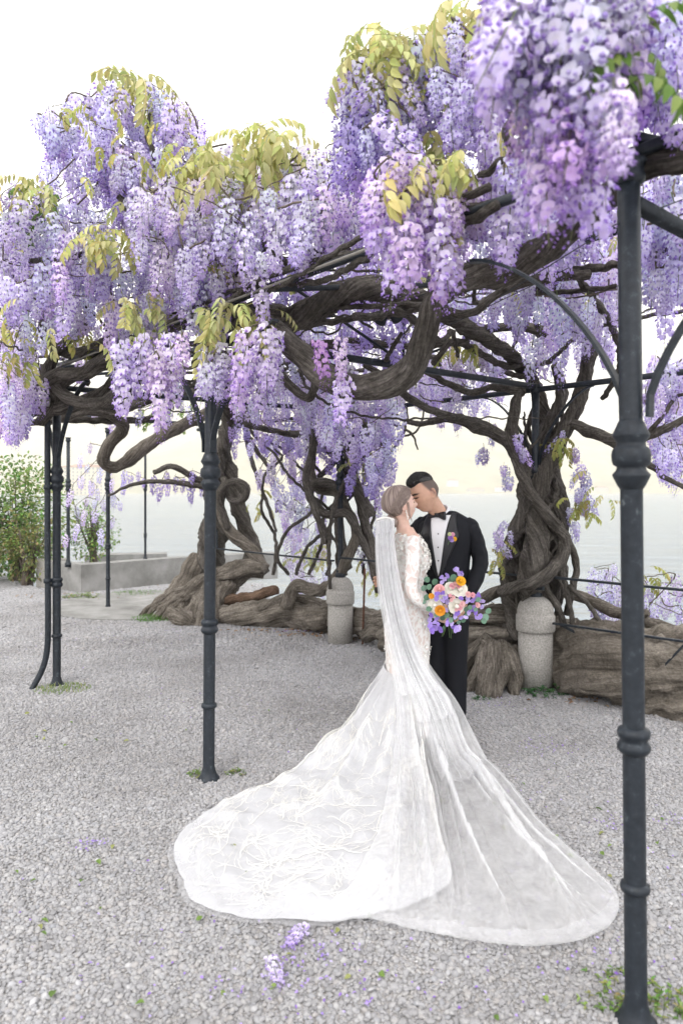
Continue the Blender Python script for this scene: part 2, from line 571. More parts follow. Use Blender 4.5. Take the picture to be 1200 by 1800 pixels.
# lake
def water_mat():
    m, t, b, o = new_mat('lake_water')
    b.inputs['Base Color'].default_value = (0.27, 0.31, 0.345, 1)
    b.inputs['Roughness'].default_value = 0.12
    b.inputs['IOR'].default_value = 1.333
    g = N(t, 'NewGeometry')
    mp = N(t, 'Mapping'); mp.inputs['Scale'].default_value = (0.22, 0.75, 1)
    t.links.new(g.outputs['Position'], mp.inputs['Vector'])
    n1 = N(t, 'TexNoise', Scale=0.9, Detail=7, Roughness=0.62, Distortion=0.3)
    n2 = N(t, 'TexNoise', Scale=0.12, Detail=3)
    t.links.new(mp.outputs[0], n1.inputs['Vector']); t.links.new(mp.outputs[0], n2.inputs['Vector'])
    ad = N(t, 'Math', operation='MULTIPLY_ADD'); ad.inputs[1].default_value = 1.5
    t.links.new(n2.outputs['Fac'], ad.inputs[0]); t.links.new(n1.outputs['Fac'], ad.inputs[2])
    bump(t, ad.outputs[0], b, 1.0, 1.9)
    return m
mb = MB()
mb.add([(-4500, -60, WATER_Z), (4500, -60, WATER_Z), (4500, 5200, WATER_Z), (-4500, 5200, WATER_Z)], [(0, 1, 2, 3)])
tag(mb.build('lake_water', water_mat(), smooth=False), kind='structure')

# hills on the far shore
M_hill = noise_mat('wooded_hillside', [(0.32, (0.20, 0.20, 0.10)), (0.5, (0.34, 0.31, 0.18)), (0.68, (0.48, 0.43, 0.27))], 0.012, 0.95, 0.0, detail=10)
def hills(y0, depth, hfun, name):
    mb = MB()
    nx, ny = 150, 26
    V = []
    for j in range(ny):
        for i in range(nx):
            x = -3200 + 6400 * i / (nx - 1)
            t = j / (ny - 1)
            y = y0 + depth * t
            e = min(1, t * 1.15)
            h = hfun(x) * (e ** 0.8) * (1 if t < .87 else (1 - t) / .13)
            z = WATER_Z - 3 + h + 28 * e * noise.noise(Vector((x * 0.006, y * 0.006, 2))) + 10 * e * noise.noise(Vector((x * 0.02, y * 0.02, 5)))
            V.append((x, y + 60 * noise.noise(Vector((x * 0.003, 0, 1))), z))
    mb.add(V, [(j * nx + i, j * nx + i + 1, (j + 1) * nx + i + 1, (j + 1) * nx + i) for j in range(ny - 1) for i in range(nx - 1)])
    return tag(mb.build(name, M_hill), kind='structure')
hills(1500, 900, lambda x: 170 + 70 * math.sin(x * 0.0016 + 0.7) + 40 * math.sin(x * 0.0043 + 2), 'hills')
hills(2600, 1300, lambda x: 430 + 130 * math.sin(x * 0.0012 + 2.4) + 60 * math.sin(x * 0.0031), 'mountains')

# low parapet of the landing on the left
def wall_run(mb, pts, th, h, z0=-0.05):
    for a, b in zip(pts[:-1], pts[1:]):
        d = (b - a).normalized(); s = Vector((-d.y, d.x, 0)) * th
        V = [a, b, b + s, a + s]
        m = 6
        rows = []
        for z in (z0, h * .5, h - 0.012, h):
            e = 0.012 if z == h else 0
            rows.append([Vector((p.x, p.y, z)) for p in V])
        mb.add([p for r in rows for p in r], [(i * 4 + k, i * 4 + (k + 1) % 4, i * 4 + 4 + (k + 1) % 4, i * 4 + 4 + k) for i in range(3) for k in range(4)] + [(12, 13, 14, 15)])
pw = thing('parapet_wall', 'low weathered concrete parapet at the lake edge behind the thin posts', 'wall', (-4.0, 11.1, 0))
mb = MB(); wall_run(mb, [Vector((-4.05, 11.1, 0)), Vector((-2.6, 12.55, 0)), Vector((-1.2, 13.4, 0))], 0.30, 0.44); mb.build('wall_section', M_concrete, pw, smooth=False)
mb = MB(); wall_run(mb, [Vector((-4.85, 11.75, 0)), Vector((-4.06, 11.098, 0))], 0.30, 0.425); mb.build('wall_section', M_concrete, pw, smooth=False)
mb = MB(); wall_run(mb, [Vector((-5.15, 12.0, 0)), Vector((-4.86, 11.76, 0))], 0.36, 0.46); mb.build('end_block', M_granite, pw, smooth=False)
# lower quay wall showing between the posts, out over the water
qw = MB(); wall_run(qw, [Vector((-5.6, 15.5, 0)), Vector((-3.9, 15.9, 0))], 0.5, 0.20, -2.0)
tag(qw.build('quay_wall', M_concrete, smooth=False), 'dark grey quay wall standing in the water behind the parapet', 'wall')

# round paved landing
mb = MB()
cx, cy_ = -2.75, 9.95
lathe(mb, [(1.25, -0.02), (1.25, 0.022), (1.235, 0.030)], (cx, cy_, 0), 48)
tag(mb.build('pavement', M_concrete, smooth=False), kind='structure')

# ================================================================== iron pergola
PERG = thing('iron_pergola', 'dark iron pergola frame carrying the wisteria over the terrace', 'pergola', POST2)
COLLAR = [(0.033, 1.585), (0.040, 1.60), (0.052, 1.625), (0.054, 1.632), (0.043, 1.645), (0.041, 1.655), (0.052, 1.662), (0.055, 1.675), (0.056, 1.69), (0.053, 1.705), (0.050, 1.71), (0.042, 1.716), (0.041, 1.728), (0.052, 1.745), (0.053, 1.75), (0.044, 1.77), (0.038, 1.785), (0.0375, 1.80)]
RING2 = [(0.0335, 0.80), (0.040, 0.806), (0.047, 0.816), (0.048, 0.828), (0.041, 0.838), (0.0395, 0.846), (0.046, 0.855), (0.0475, 0.866), (0.044, 0.876), (0.036, 0.884)]
RING1 = [(0.0335, 0.390), (0.041, 0.397), (0.043, 0.406), (0.041, 0.415), (0.0335, 0.424)]

def post(base, z0, top, k=1.0, full=True, lean=(0, 0)):
    M = Matrix.Translation(base) @ Matrix(((1, 0, lean[0], 0), (0, 1, lean[1], 0), (0, 0, 1, 0), (0, 0, 0, 1)))
    mb = MB()
    lathe(mb, [(0.062 * k, z0 - 0.05), (0.060 * k, z0 + 0.008), (0.048 * k, z0 + 0.02), (0.040 * k, z0 + 0.04), (0.0320 * k, z0 + 0.07), (0.0320 * k, 1.59), (0.0335 * k, 1.60), (0.0325 * k, top)], n=24, M=M)
    o = mb.build('post', M_iron, PERG)
    for nm, pr in (('collar', COLLAR), ('ring', RING2), ('ring', RING1)):
        if pr[0][1] > z0 + .1:
            m2 = MB(); lathe(m2, [(r * k if 0 < i < len(pr) - 1 else (0.03 * k), z) for i, (r, z) in enumerate(pr)], n=24, M=M); m2.build(nm, M_iron, o)
    m2 = MB(); lathe(m2, [(0.030 * k, top - 0.07), (0.046 * k, top - 0.06), (0.048 * k, top - 0.045), (0.042 * k, top - 0.035), (0.044 * k, top - 0.015), (0.052 * k, top)], n=24, M=M); m2.build('capital', M_iron, o)
    return o
TOP = 2.56
post(POST1, 0, TOP, lean=(-0.009, 0)); post(POST2, 0, TOP, lean=(0.006, 0)); post(POST3, 0, TOP)
post(Vector((-3.16, 9.63, 0)), 0.0, 2.45, 0.85)
post(Vector((-4.34, 11.3, 0)), 0.44, 2.45, 0.85)
post(Vector((-3.35, 12.15, 0)), 0.44, 2.45, 0.62)
# lake-side posts stand on the granite bollards
post(BOL1, 0.72, 2.45, 0.9); post(BOL2, 0.75, 2.45, 0.9)

def beam(a, b, z, wx=0.05, wz=0.045, z2=None):
    mb = MB(); bar(mb, (a.x, a.y, z), (b.x, b.y, z if z2 is None else z2), wx, wz); mb.build('beam', M_iron, PERG)
D = POST2 - POST1
# front row
beam(POST0, POST3 + D * 1.2, 2.60, 0.030, 0.032)
# lake row
beam(BOLR - ROW, BOL3 + ROW * 0.2, 2.41, 0.045, 0.04)
# cross beams
CR = [(POST1, BOLR), (POST2, BOL2), (POST3, BOL1), (POST3 + D * 0.9, BOL3), (POST0, BOLR - ROW)]
for a, b in CR:
    beam(a, b, 2.435, 0.04, 0.042)
    c = (b - a)
    # ridge truss: king post and two struts
    m_ = a + c * 0.5
for a, b in CR[1:3]:
    m_ = lerp(a, b, 0.5)
    mb = MB(); bar(mb, (m_.x, m_.y, 2.45), (m_.x, m_.y, 2.95), 0.018, 0.018); mb.build('king_post', M_iron, PERG)
    for e in (0.2, 0.8):
        q = lerp(a, b, e)
        mb = MB(); bar(mb, (q.x, q.y, 2.95 if False else 2.80), (m_.x, m_.y, 2.46), 0.016, 0.016); mb.build('strut', M_iron, PERG)
# middle purlin
a0, b0 = lerp(POST0, BOLR - ROW, 0.5), lerp(POST3 + D, BOL3, 0.5)
beam(a0, b0, 2.96, 0.04, 0.05)
# rafters
for i in range(7):
    k = i / 6
    p = lerp(POST1, POST3 + D * 0.6, k)
    q = p + (lerp(POST2, BOL2, 0.5) - POST2)
    mb = MB(); bar(mb, (p.x, p.y, 2.635), (q.x, q.y, 2.93), 0.022, 0.03); mb.build('rafter', M_iron, PERG)
# curved braces along the rows
def brace(base, d, z0=1.83, z1=2.415, run=0.62, w=0.034, th=0.011):
    d = Vector((d.x, d.y, 0)).normalized()
    pts = [base + d * 0.040 + Vector((0, 0, z0 - 0.03)), base + d * 0.042 + Vector((0, 0, z0 + 0.035))]
    for i in range(1, 15):
        t = i / 14
        x = 0.045 + (run - .045) * t ** 1.25
        pts.append(base + d * x + Vector((0, 0, z0 + 0.04 + (z1 - z0 - 0.04) * (1 - (1 - t) ** 1.55))))
    mb = MB(); strip(mb, pts, w, th); mb.build('brace', M_iron, PERG, smooth=False)
for b_ in (POST1, POST2, POST3):
    brace(b_, D); brace(b_, -D)
for b_ in (BOL1, BOL2):
    brace(b_, ROW, z1=2.39, run=0.5, w=0.028); brace(b_, -ROW, z1=2.39, run=0.5, w=0.028)
# tie wires
for (a, b) in ((P(1080, 395, 2.1), P(880, 520, 3.0)), (P(1200, 350, 2.2), P(1080, 395, 2.1)), (P(1000, 470, 3.2), P(730, 600, 5.0)), (P(640, 560, 4.4), P(930, 440, 3.4))):
    mb = MB(); tube(mb, [(*a, 0.0022), (*lerp(a, b, .5), 0.0022), (*b, 0.0022)], n=5, step=0.2); mb.build('tie_wire', M_iron, PERG)

# grey electric conduit clipped under the front beam
mb = MB()
a, b = lerp(POST1, POST2, 0.30), POST3
off = Vector((-0.028, -0.024, 2.582))
tube(mb, [(*(lerp(a, b, t) + off), 0.0075) for t in (0, .25, .5, .75, 1)], n=8, step=0.2)
M_conduit = plain('grey_plastic', (0.17, 0.16, 0.145), 0.6)
tag(mb.build('conduit_pipe', M_conduit), 'pale grey conduit pipe running under the front beam of the pergola', 'pipe')
# drain pipe beside the third post, kicked out at its foot
mb = MB()
bx_ = POST3 + Vector((-0.055, -0.05, 0))
tube(mb, [(bx_.x, bx_.y, 2.40, .024), (bx_.x, bx_.y, 1.2, .024), (bx_.x + .004, bx_.y, 0.55, .024), (bx_.x - .004, bx_.y, 0.30, .024), (bx_.x - 0.035, bx_.y - .015, 0.15, .024), (bx_.x - 0.085, bx_.y - .05, 0.03, .024), (bx_.x - 0.105, bx_.y - .07, -0.02, .024)], n=12, step=0.03)
dp = thing('drain_pipe', 'dark iron drain pipe strapped beside the left front post, kicked out at its foot', 'pipe', bx_)
mb.build('pipe', M_iron, dp)
for z in (0.86, 1.62):
    m2 = MB(); lathe(m2, [(0.02, z - .02), (0.031, z - .017), (0.031, z + .017), (0.02, z + .02)], (bx_.x, bx_.y, 0), 16); m2.build('clamp', M_iron, dp)
# floodlight under the canopy by the third post
fl = thing('floodlight', 'small pale floodlight box fixed under the vines atop the left front post', 'light', P(72, 705, 5.65))
c = P(72, 706, 5.65)
mb = MB(); box(mb, c, (0.062, 0.05, 0.036)); mb.build('housing', plain('pale_housing', (0.42, 0.41, 0.39), 0.5), fl, smooth=False)
mb = MB(); box(mb, c + Vector((-0.012, -0.052, 0.002)), (0.038, 0.004, 0.026)); mb.build('glass', plain('lamp_glass', (0.05, 0.05, 0.045), 0.15, 0.5), fl, smooth=False)
mb = MB(); box(mb, c + Vector((0.0, 0.03, 0.055)), (0.012, 0.012, 0.03)); mb.build('bracket', M_iron, fl, smooth=False)
# twin spot lamps hanging under the middle of the roof
for k, (x, y, Y) in enumerate(((672, 556, 4.55), (693, 552, 4.5))):
    sp = thing('spotlight', ('left' if k == 0 else 'right') + ' one of two small dark spotlights hanging under the roof beam', 'light', P(x, y, Y), 'spotlights under the roof')
    c = P(x, y, Y)
    Mx = Matrix.Translation(c) @ Matrix.Rotation(0.6, 4, 'X') @ Matrix.Rotation(0.4 - k, 4, 'Y')
    mb = MB(); lathe(mb, [(0.02, 0.06), (0.032, 0.05), (0.036, 0.0), (0.040, -0.045), (0.034, -0.05)][::-1], n=16, M=Mx); mb.build('housing', M_iron, sp)
    mb = MB(); lathe(mb, [(0.033, -0.0515), (0.033, -0.047)], n=16, M=Mx); mb.build('lens', plain('lamp_lens', (0.35, 0.36, 0.36), 0.1, 0.5), sp)
    mb = MB(); bar(mb, c, c + Vector((0, 0, 0.13)), 0.012, 0.012); mb.build('stem', M_iron, sp)

# ------------------------------------------------------------------ granite bollards
def bollard(base, top, k, label, rot):
    r = thing('granite_bollard', label, 'bollard', base, 'granite bollards carrying the lake-side posts')
    s = top
    n = 40
    mb = MB()
    lathe(mb, [(0.142 * k, -0.05), (0.142 * k, s - 0.285)], base, n); o = mb.build('shaft', M_granite, r)
    mb = MB()
    pr = [(0.140 * k, s - 0.287), (0.158 * k, s - 0.285), (0.161 * k, s - 0.275), (0.161 * k, s - 0.165), (0.157 * k, s - 0.158), (0.150 * k, s - 0.156)]
    for i in range(1, 9):
        a = i / 8 * math.pi / 2
        pr.append((0.150 * k * math.cos(a) * 1 + 0.028 * (i / 8), s - 0.156 + 0.150 * math.sin(a)))
    pr.append((0.01, s - 0.004))
    lathe(mb, pr, base, n); mb.build('cap', M_granite, r)
    mb = MB()
    lathe(mb, [(0.05, s - 0.008), (0.052, s + 0.012), (0.038, s + 0.022), (0.036, s + 0.03), (0.048, s + 0.045), (0.05, s + 0.06), (0.038, s + 0.075), (0.036, s + 0.11)], base, 20); mb.build('iron_socket', M_iron, r)
bollard(BOL1, 0.70, 0.92, 'domed granite bollard left of the bride, half sunk among old roots', 0)
bollard(BOL2, 0.745, 0.96, 'domed granite bollard right of the groom below the thick twisted vine trunk', 0)

# ------------------------------------------------------------------ lake-side railing
rl = thing('iron_railing', 'black iron railing strung between the bollards along the lake', 'railing', BOL1)
def rail(a, b, w=0.034, h=0.018, name='rail'):
    mb = MB(); bar(mb, a, b, w, h); mb.build(name, M_iron, rl, smooth=False)
sh = OUT * 0.055
for a, b, z in ((BOL2, BOL1, 0.90), (BOL1, BOL3 + ROW * -0.02, 0.86), (BOLR - ROW * .2, BOL2, 0.91)):
    a2, b2 = a + sh * -1 + (b - a).normalized() * .05, b + sh * -1 - (b - a).normalized() * .05
    rail((a2.x, a2.y, z), (b2.x, b2.y, z))
q = BOL2 - ROW.normalized() * 0.10 - sh
rail((q.x, q.y, 0.905), (q.x, q.y, 0.80), 0.022, 0.022, 'stanchion')
rail((q.x, q.y, 0.81), (q.x - .08, q.y + .06, 0.81), 0.022, 0.022, 'stanchion')
q = BOL3 - ROW * .03 - sh
rail((q.x, q.y, 0.86), (q.x, q.y, 1.09), 0.03, 0.03, 'stanchion')
rail((q.x, q.y, 1.09), (q.x - .15, q.y + .1, 1.09), 0.03, 0.03, 'stanchion')
rail(P(972, 1096, 5.62), P(1290, 1140, 4.6), 0.028, 0.016, 'lower_rail')
rail(P(985, 1098, 5.60), P(1152, 1186, 4.95), 0.016, 0.022, 'stay')
rail(P(1152, 1186, 4.95), P(1215, 1120, 4.8), 0.012, 0.014, 'stay')
# rusty rod leaning beside the left bollard
mb = MB()
a, b = P(641, 1000, 7.2), G(637, 1133)
tube(mb, [(a.x, a.y, a.z, .011), (lerp(a.x, b.x, .5), lerp(a.y, b.y, .5), a.z * .5, .011), (b.x, b.y, -0.03, .011)], n=8, step=0.1)
tag(mb.build('iron_rod', M_rust), 'thin rusty iron rod standing in the gravel right of the left bollard', 'rod')

# ================================================================== wisteria
def raceme_mesh(name, seed, Lr, R, n, bud=0.82, base=None):
    """a hanging flower cluster: stem, pedicels and pea flowers (round banner, darker keel), buds at the tip"""
    rr = random.Random(seed)
    mb = MB()
    tube(mb, [(0, 0, 0.05, 0.0022), (rr.uniform(-.004, .004), 0, -Lr * 0.5, 0.0018), (0, rr.uniform(-.006, .006), -Lr, 0.0008)], n=4, step=Lr / 5, col=(0.22, 0.26, 0.12))
    for i in range(n):
        t = (i + 0.5) / n
        a = i * 2.39996 + rr.uniform(-.3, .3)
        ped = R * (1 - 0.72 * t ** 1.7) * min(1, 0.62 + t * 2.4) * rr.uniform(0.72, 1.08)
        z = -Lr * t ** 0.96 + rr.uniform(-.008, .008)
        o = Vector((math.cos(a), math.sin(a), 0))
        c = o * ped + Vector((0, 0, z - ped * 0.15))
        op = t < bud
        s = (0.0160 - 0.0045 * t) * rr.uniform(0.75, 1.18) * (1 if op else 0.55)
        f = (o + Vector((rr.uniform(-.45, .45), rr.uniform(-.45, .45), rr.uniform(-.55, .15)))).normalized()
        r = f.cross(Vector((0, 0, 1))).normalized()
        u = r.cross(f)
        lite = rr.uniform(0.88, 1.08) 
        pb = (0.86 * lite, 0.835 * lite, 0.95 * lite)
        pk = lerp(0.0, 1.0, min(1, max(0, (t - 0.35) * 1.4)))
        pb = tuple(lerp(x, y, pk * 0.75) for x, y in zip(pb, (0.50, 0.35, 0.75)))
        kc = rr.choice([(0.48, 0.34, 0.73), (0.60, 0.49, 0.81), (0.40, 0.25, 0.67)])
        if op:
            # banner petal: a cupped rounded disc behind the keel
            cb = c + u * s * 0.45 - f * s * 0.15
            V = [cb - f * s * 0.20]; colr = [tuple(min(1, x * 1.05) for x in (pb[0] * 0.98, pb[1] * 0.98, pb[2] * 0.9))]
            for k in range(7):
                an = k / 7 * 2 * math.pi + math.pi / 2
                rad = s * (1.06 if k else 0.84)
                V.append(cb + (r * math.cos(an) * 1.06 + u * math.sin(an) * 0.95) * rad + f * s * (0.16 - 0.42 * max(0, math.sin(an)) + rr.uniform(-.12, .12)))
                colr.append(pb)
            mb.add(V, [(0, 1 + k, 1 + (k + 1) % 7) for k in range(7)], colr)
        # wings and keel
        ck = c - u * s * 0.18 + f * s * 0.42
        kd = (f * 0.8 - u * 0.6).normalized()
        ku = r.cross(kd)
        V = [ck - kd * s * 0.75, ck + kd * s * 0.85, ck + r * s * 0.42, ck - r * s * 0.42, ck + ku * s * 0.40, ck - ku * s * 0.34]
        colk = [kc, tuple(x * 0.85 for x in kc)] + [tuple(lerp(x, y, 0.35) for x, y in zip(kc, pb))] * 2 + [kc, kc]
        mb.add(V, [(0, 4, 2), (0, 2, 5), (0, 5, 3), (0, 3, 4), (1, 2, 4), (1, 5, 2), (1, 3, 5), (1, 4, 3)], colk)
    return mb.mesh(name, M_petal, smooth=True, colors=True)

RAC = {}
for k, (Lr, R, n, bud) in enumerate([(0.31, 0.058, 78, .84), (0.26, 0.054, 68, .80), (0.21, 0.050, 54, .84), (0.36, 0.052, 84, .78), (0.17, 0.047, 46, .88), (0.30, 0.046, 66, .62), (0.24, 0.062, 70, .92), (0.34, 0.062, 88, .86)]):
    RAC[k] = (raceme_mesh('raceme', 40 + k, Lr, R, n, bud), Lr)
RSMALL = {}
for k, (Lr, R, n, bud) in enumerate([(0.26, 0.046, 44, .8), (0.21, 0.044, 38, .78), (0.30, 0.046, 48, .8)]):
    RSMALL[k] = (raceme_mesh('raceme', 80 + k, Lr, R, n, bud), Lr)

def leaflet(mb, base, d, nrm, Ln, W, col, fold=0.25):
    d = d.normalized(); s = d.cross(nrm).normalized(); nn = s.cross(d)
    V, cl = [], []
    prof = [(0, 0.05), (0.22, 0.78), (0.48, 1.0), (0.76, 0.66), (1.0, 0.03)]
    for t, wd in prof:
        c = base + d * Ln * t - nn * Ln * 0.22 * t * t
        V += [c + s * W * wd * .5 + nn * W * fold * wd, c, c - s * W * wd * .5 + nn * W * fold * wd]
        q = 1.0 - 0.12 * t
        cl += [tuple(x * q for x in col), tuple(x * 0.92 for x in col), tuple(x * q for x in col)]
    Fs = []
    for i in range(4):
        for j in range(2):
            Fs.append((i * 3 + j, i * 3 + j + 1, i * 3 + j + 4, i * 3 + j + 3))
    mb.add(V, Fs, cl)

def compound_leaf(name, seed, Ln, pairs, droop, lsize, pal, mat):
    rr = random.Random(seed)
    mb = MB()
    pts = []
    for i in range(7):
        t = i / 6
        pts.append((Ln * (t - 0.35 * droop * t * t), rr.uniform(-.004, .004), Ln * (0.18 * t - droop * t * t), 0.0017 * (1 - .6 * t)))
    tube(mb, pts, n=4, step=Ln / 6, col=tuple(x * 0.75 for x in pal[0]))
    A = catmull(pts, Ln / 30)
    for i in range(pairs):
        t = 0.22 + 0.74 * i / max(1, pairs - 1)
        k = min(len(A) - 2, int(t * (len(A) - 1)))
        p = Vector(A[k][:3]); tg = Vector(A[k + 1][:3] - A[k][:3]).normalized()
        for sd_ in (-1, 1):
            d = (Vector((0, sd_, 0)) * 0.75 + tg * 0.5 + Vector((0, 0, -0.35 - 0.9 * droop * rr.random()))).normalized()
            leaflet(mb, p, d, Vector((0.3, 0, 1)), lsize * (1 - 0.25 * abs(t - .55)) * rr.uniform(.8, 1.1), lsize * 0.38, rr.choice(pal))
    k = len(A) - 2
    leaflet(mb, Vector(A[-1][:3]), Vector(A[k + 1][:3] - A[k][:3]) + Vector((0, 0, -.1)), Vector((0.3, 0, 1)), lsize, lsize * .4, pal[0])
    return mb.mesh(name, mat, smooth=True, colors=True)

PY = [(0.56, 0.57, 0.24), (0.64, 0.62, 0.32), (0.46, 0.52, 0.19), (0.60, 0.55, 0.25)]
PO = [(0.44, 0.44, 0.14), (0.50, 0.44, 0.16), (0.36, 0.40, 0.12)]
PG = [(0.12, 0.22, 0.045), (0.16, 0.26, 0.06), (0.22, 0.30, 0.08)]
LEAF = {'y': [compound_leaf('leaf', 200 + k, random.uniform(.16, .24), 5, 0.50 + 0.14 * k, 0.066, PY, M_leafy) for k in range(4)],
        'o': [compound_leaf('leaf', 220 + k, random.uniform(.15, .22), 5, 0.55 + 0.12 * k, 0.068, PO, M_leafy) for k in range(4)],
        'g': [compound_leaf('leaf', 240 + k, random.uniform(.16, .22), 5, 0.45 + 0.1 * k, 0.066, PG, M_leafy) for k in range(3)]}

VR = thing('wisteria_vine', 'old wisteria with a thick twisted trunk climbing above the right bollard', 'wisteria', BOL2 + OUT * 0.2, 'wisteria vines trained over the pergola')
VM = thing('wisteria_vine', 'wisteria with slender looping stems rising around the post behind the bride', 'wisteria', BOL1 + OUT * 0.2, 'wisteria vines trained over the pergola')
VL = thing('wisteria_vine', 'wisteria rising from a broad fan of gnarled roots behind the middle post', 'wisteria', BOL3, 'wisteria vines trained over the pergola')
VF = thing('wisteria_vine', 'wisteria with the largest lilac clusters, nearest the camera at top centre and right', 'wisteria', Vector((2.6, 1.6, 0)), 'wisteria vines trained over the pergola')
VT = thing('wisteria_vine', 'wisteria tangled over the left front post, its flowers mounded highest against the sky', 'wisteria', POST3 + Vector((-.15, .25, 0)), 'wisteria vines trained over the pergola')
VB = thing('wisteria_vine', 'wisteria spread thinly across the back of the roof behind the nearer clusters', 'wisteria', BOLR + OUT * .2, 'wisteria vines trained over the pergola')
VG = thing('wisteria_vine', 'wisteria hanging beyond the nearest post at the right edge', 'wisteria', BOLR + OUT * .3 - ROW * .3, 'wisteria vines trained over the pergola')
SEED = [0]
def wood(vine, pts, name='branch', mat=None, n=12, rough=0.22, ridge=0.14, twist=3.0, wob=0.012, px=True, burl=0.0):
    SEED[0] += 1
    A = [(*P(x, y, Y), r) for x, y, Y, r in pts] if px else pts
    mb = MB()
    tube(mb, A, n=n, rough=rough, ridge=ridge, twist=twist, seed=SEED[0], wob=wob, burl=burl)
    return mb.build(name, mat or M_bark, vine, grain=True)

# ---- right vine: the twisted trunk
TK = dict(name='trunk', n=32, rough=0.30, ridge=0.34, twist=5, burl=0.10)
wood(VR, [(912, 1120, 6.05, .14), (905, 1040, 6.05, .11), (902, 975, 6.0, .085), (922, 905, 5.85, .075), (950, 850, 5.75, .068), (968, 800, 5.75, .062), (1000, 742, 5.7, .058), (1022, 685, 5.6, .05), (1036, 615, 5.4, .046), (1026, 560, 5.2, .042), (985, 515, 5.0, .035), (955, 480, 4.7, .03)], **TK)
wood(VR, [(960, 1060, 6.1, .12), (975, 985, 6.08, .09), (980, 925, 6.05, .085), (973, 860, 6.05, .082), (965, 790, 6.05, .075), (955, 725, 6.05, .06), (938, 672, 6.0, .052), (900, 630, 5.7, .05), (850, 592, 5.2, .052), (795, 560, 4.8, .05), (758, 540, 4.5, .055), (700, 516, 4.3, .066), (640, 506, 4.2, .076), (580, 526, 4.2, .078), (515, 560, 4.25, .07), (465, 548, 4.3, .05), (420, 562, 4.4, .042), (360, 600, 4.8, .035)], **TK)
wood(VR, [(880, 1040, 5.85, .04), (912, 1030, 5.62, .045), (950, 1018, 5.55, .047), (985, 985, 5.65, .045), (990, 945, 5.72, .042), (958, 900, 5.62, .04), (925, 852, 5.66, .042), (908, 800, 5.7, .045), (900, 755, 5.7, .044), (907, 710, 5.7, .038), (912, 688, 5.78, .03)], **TK)
wood(VR, [(930, 1080, 5.9, .08), (935, 1010, 5.75, .10), (945, 960, 5.72, .10), (940, 900, 5.8, .08), (930, 850, 5.85, .07), (945, 780, 5.9, .055), (985, 700, 5.9, .045), (975, 640, 5.8, .035)], **TK)
for ph, r0, z0, z1, rad, turns in ((0.4, .15, 0.7, 2.35, .024, 1.6), (3.3, .13, 0.5, 2.3, .028, -1.3), (1.9, .17, 0.9, 2.2, .014, 2.2), (5.0, .11, 0.5, 1.9, .020, -1.9), (4.2, .19, 0.3, 1.6, .02, 1.1), (0.9, .16, 0.2, 1.5, .03, -0.8)):
    pts = []
    for i in range(14):
        t = i / 13
        a = ph + turns * 2 * math.pi * t
        rr_ = r0 * (1 + 0.25 * math.sin(5 * t + ph)) * (1.15 - 0.35 * t)
        c = lerp(P(940, 1040, 5.88), P(952, 690, 5.88), t)
        pts.append((c.x + rr_ * math.cos(a), c.y + rr_ * math.sin(a), lerp(z0, z1, t), rad * (1 - .3 * t)))
    wood(VR, pts, 'stem', px=False, n=10)
rq = random.Random(5)
for k in range(9):
    ph = rq.uniform(0, 6.28); tn = rq.choice((-1, 1)) * rq.uniform(.5, 1.6); rad = rq.uniform(.007, .016); z0 = rq.uniform(.1, .9); z1 = rq.uniform(1.7, 2.45)
    pts = []
    for i in range(12):
        t = i / 11
        c = lerp(P(940, 1040, 5.88), P(955, 690, 5.88), t); a = ph + tn * 6.28 * t
        rr_ = .17 * (1 + .3 * noise.noise(Vector((k * 3, t * 4, 0)))) * (1.1 - .2 * t)
        pts.append((c.x + rr_ * math.cos(a), c.y + rr_ * math.sin(a), lerp(z0, z1, t), rad))
    wood(VR, pts, 'stem', px=False, n=7)
B = lambda v, *pts, **k: wood(v, list(pts), **k)
B(VR, (935, 835, 5.8, .055), (905, 792, 5.75, .05), (868, 756, 5.7, .038), (820, 738, 5.6, .032), (770, 726, 5.4, .03), (722, 702, 5.2, .028), (682, 668, 5.0, .026), (640, 640, 4.9, .02))
B(VR, (915, 812, 5.8, .04), (880, 770, 5.9, .04), (840, 755, 5.95, .035), (790, 735, 6.0, .03), (740, 745, 6.2, .025), (690, 730, 6.5, .02))
B(VR, (920, 690, 5.8, .035), (870, 680, 5.7, .03), (830, 690, 5.6, .028), (780, 670, 5.4, .026), (730, 640, 5.2, .025))
B(VR, (972, 795, 5.85, .05), (1000, 748, 5.7, .044), (1040, 760, 5.5, .046), (1090, 776, 5.2, .042), (1140, 766, 5.0, .032), (1205, 735, 4.8, .024))
B(VR, (1060, 770, 5.4, .034), (1125, 808, 5.1, .026), (1165, 836, 5.0, .02), (1210, 862, 4.9, .014), n=8)
B(VR, (1135, 768, 5.0, .02), (1165, 730, 4.9, .016), (1185, 700, 4.9, .014), (1210, 690, 4.8, .01), n=8)
B(VR, (830, 1062, 6.0, .045), (900, 1032, 6.25, .05), (1000, 1043, 6.2, .052), (1080, 1075, 5.95, .048), (1140, 1095, 5.6, .046), (1215, 1118, 5.3, .04), mat=M_root)
B(VR, (1075, 1112, 5.6, .03), (1105, 1098, 5.45, .032), (1132, 1080, 5.35, .034), (1137, 1076, 5.33, .03), mat=M_root)
B(VR, (985, 1010, 5.95, .03), (1000, 1060, 5.8, .024), (1005, 1100, 5.75, .02), n=8)
B(VR, (995, 940, 5.9, .03), (1012, 990, 5.9, .03), (1005, 1040, 5.9, .03), (995, 1080, 5.95, .03), n=8)
B(VR, (1000, 1030, 5.8, .02), (1040, 1070, 5.6, .02), (1060, 1095, 5.5, .016), (1130, 1110, 5.3, .018), n=8)
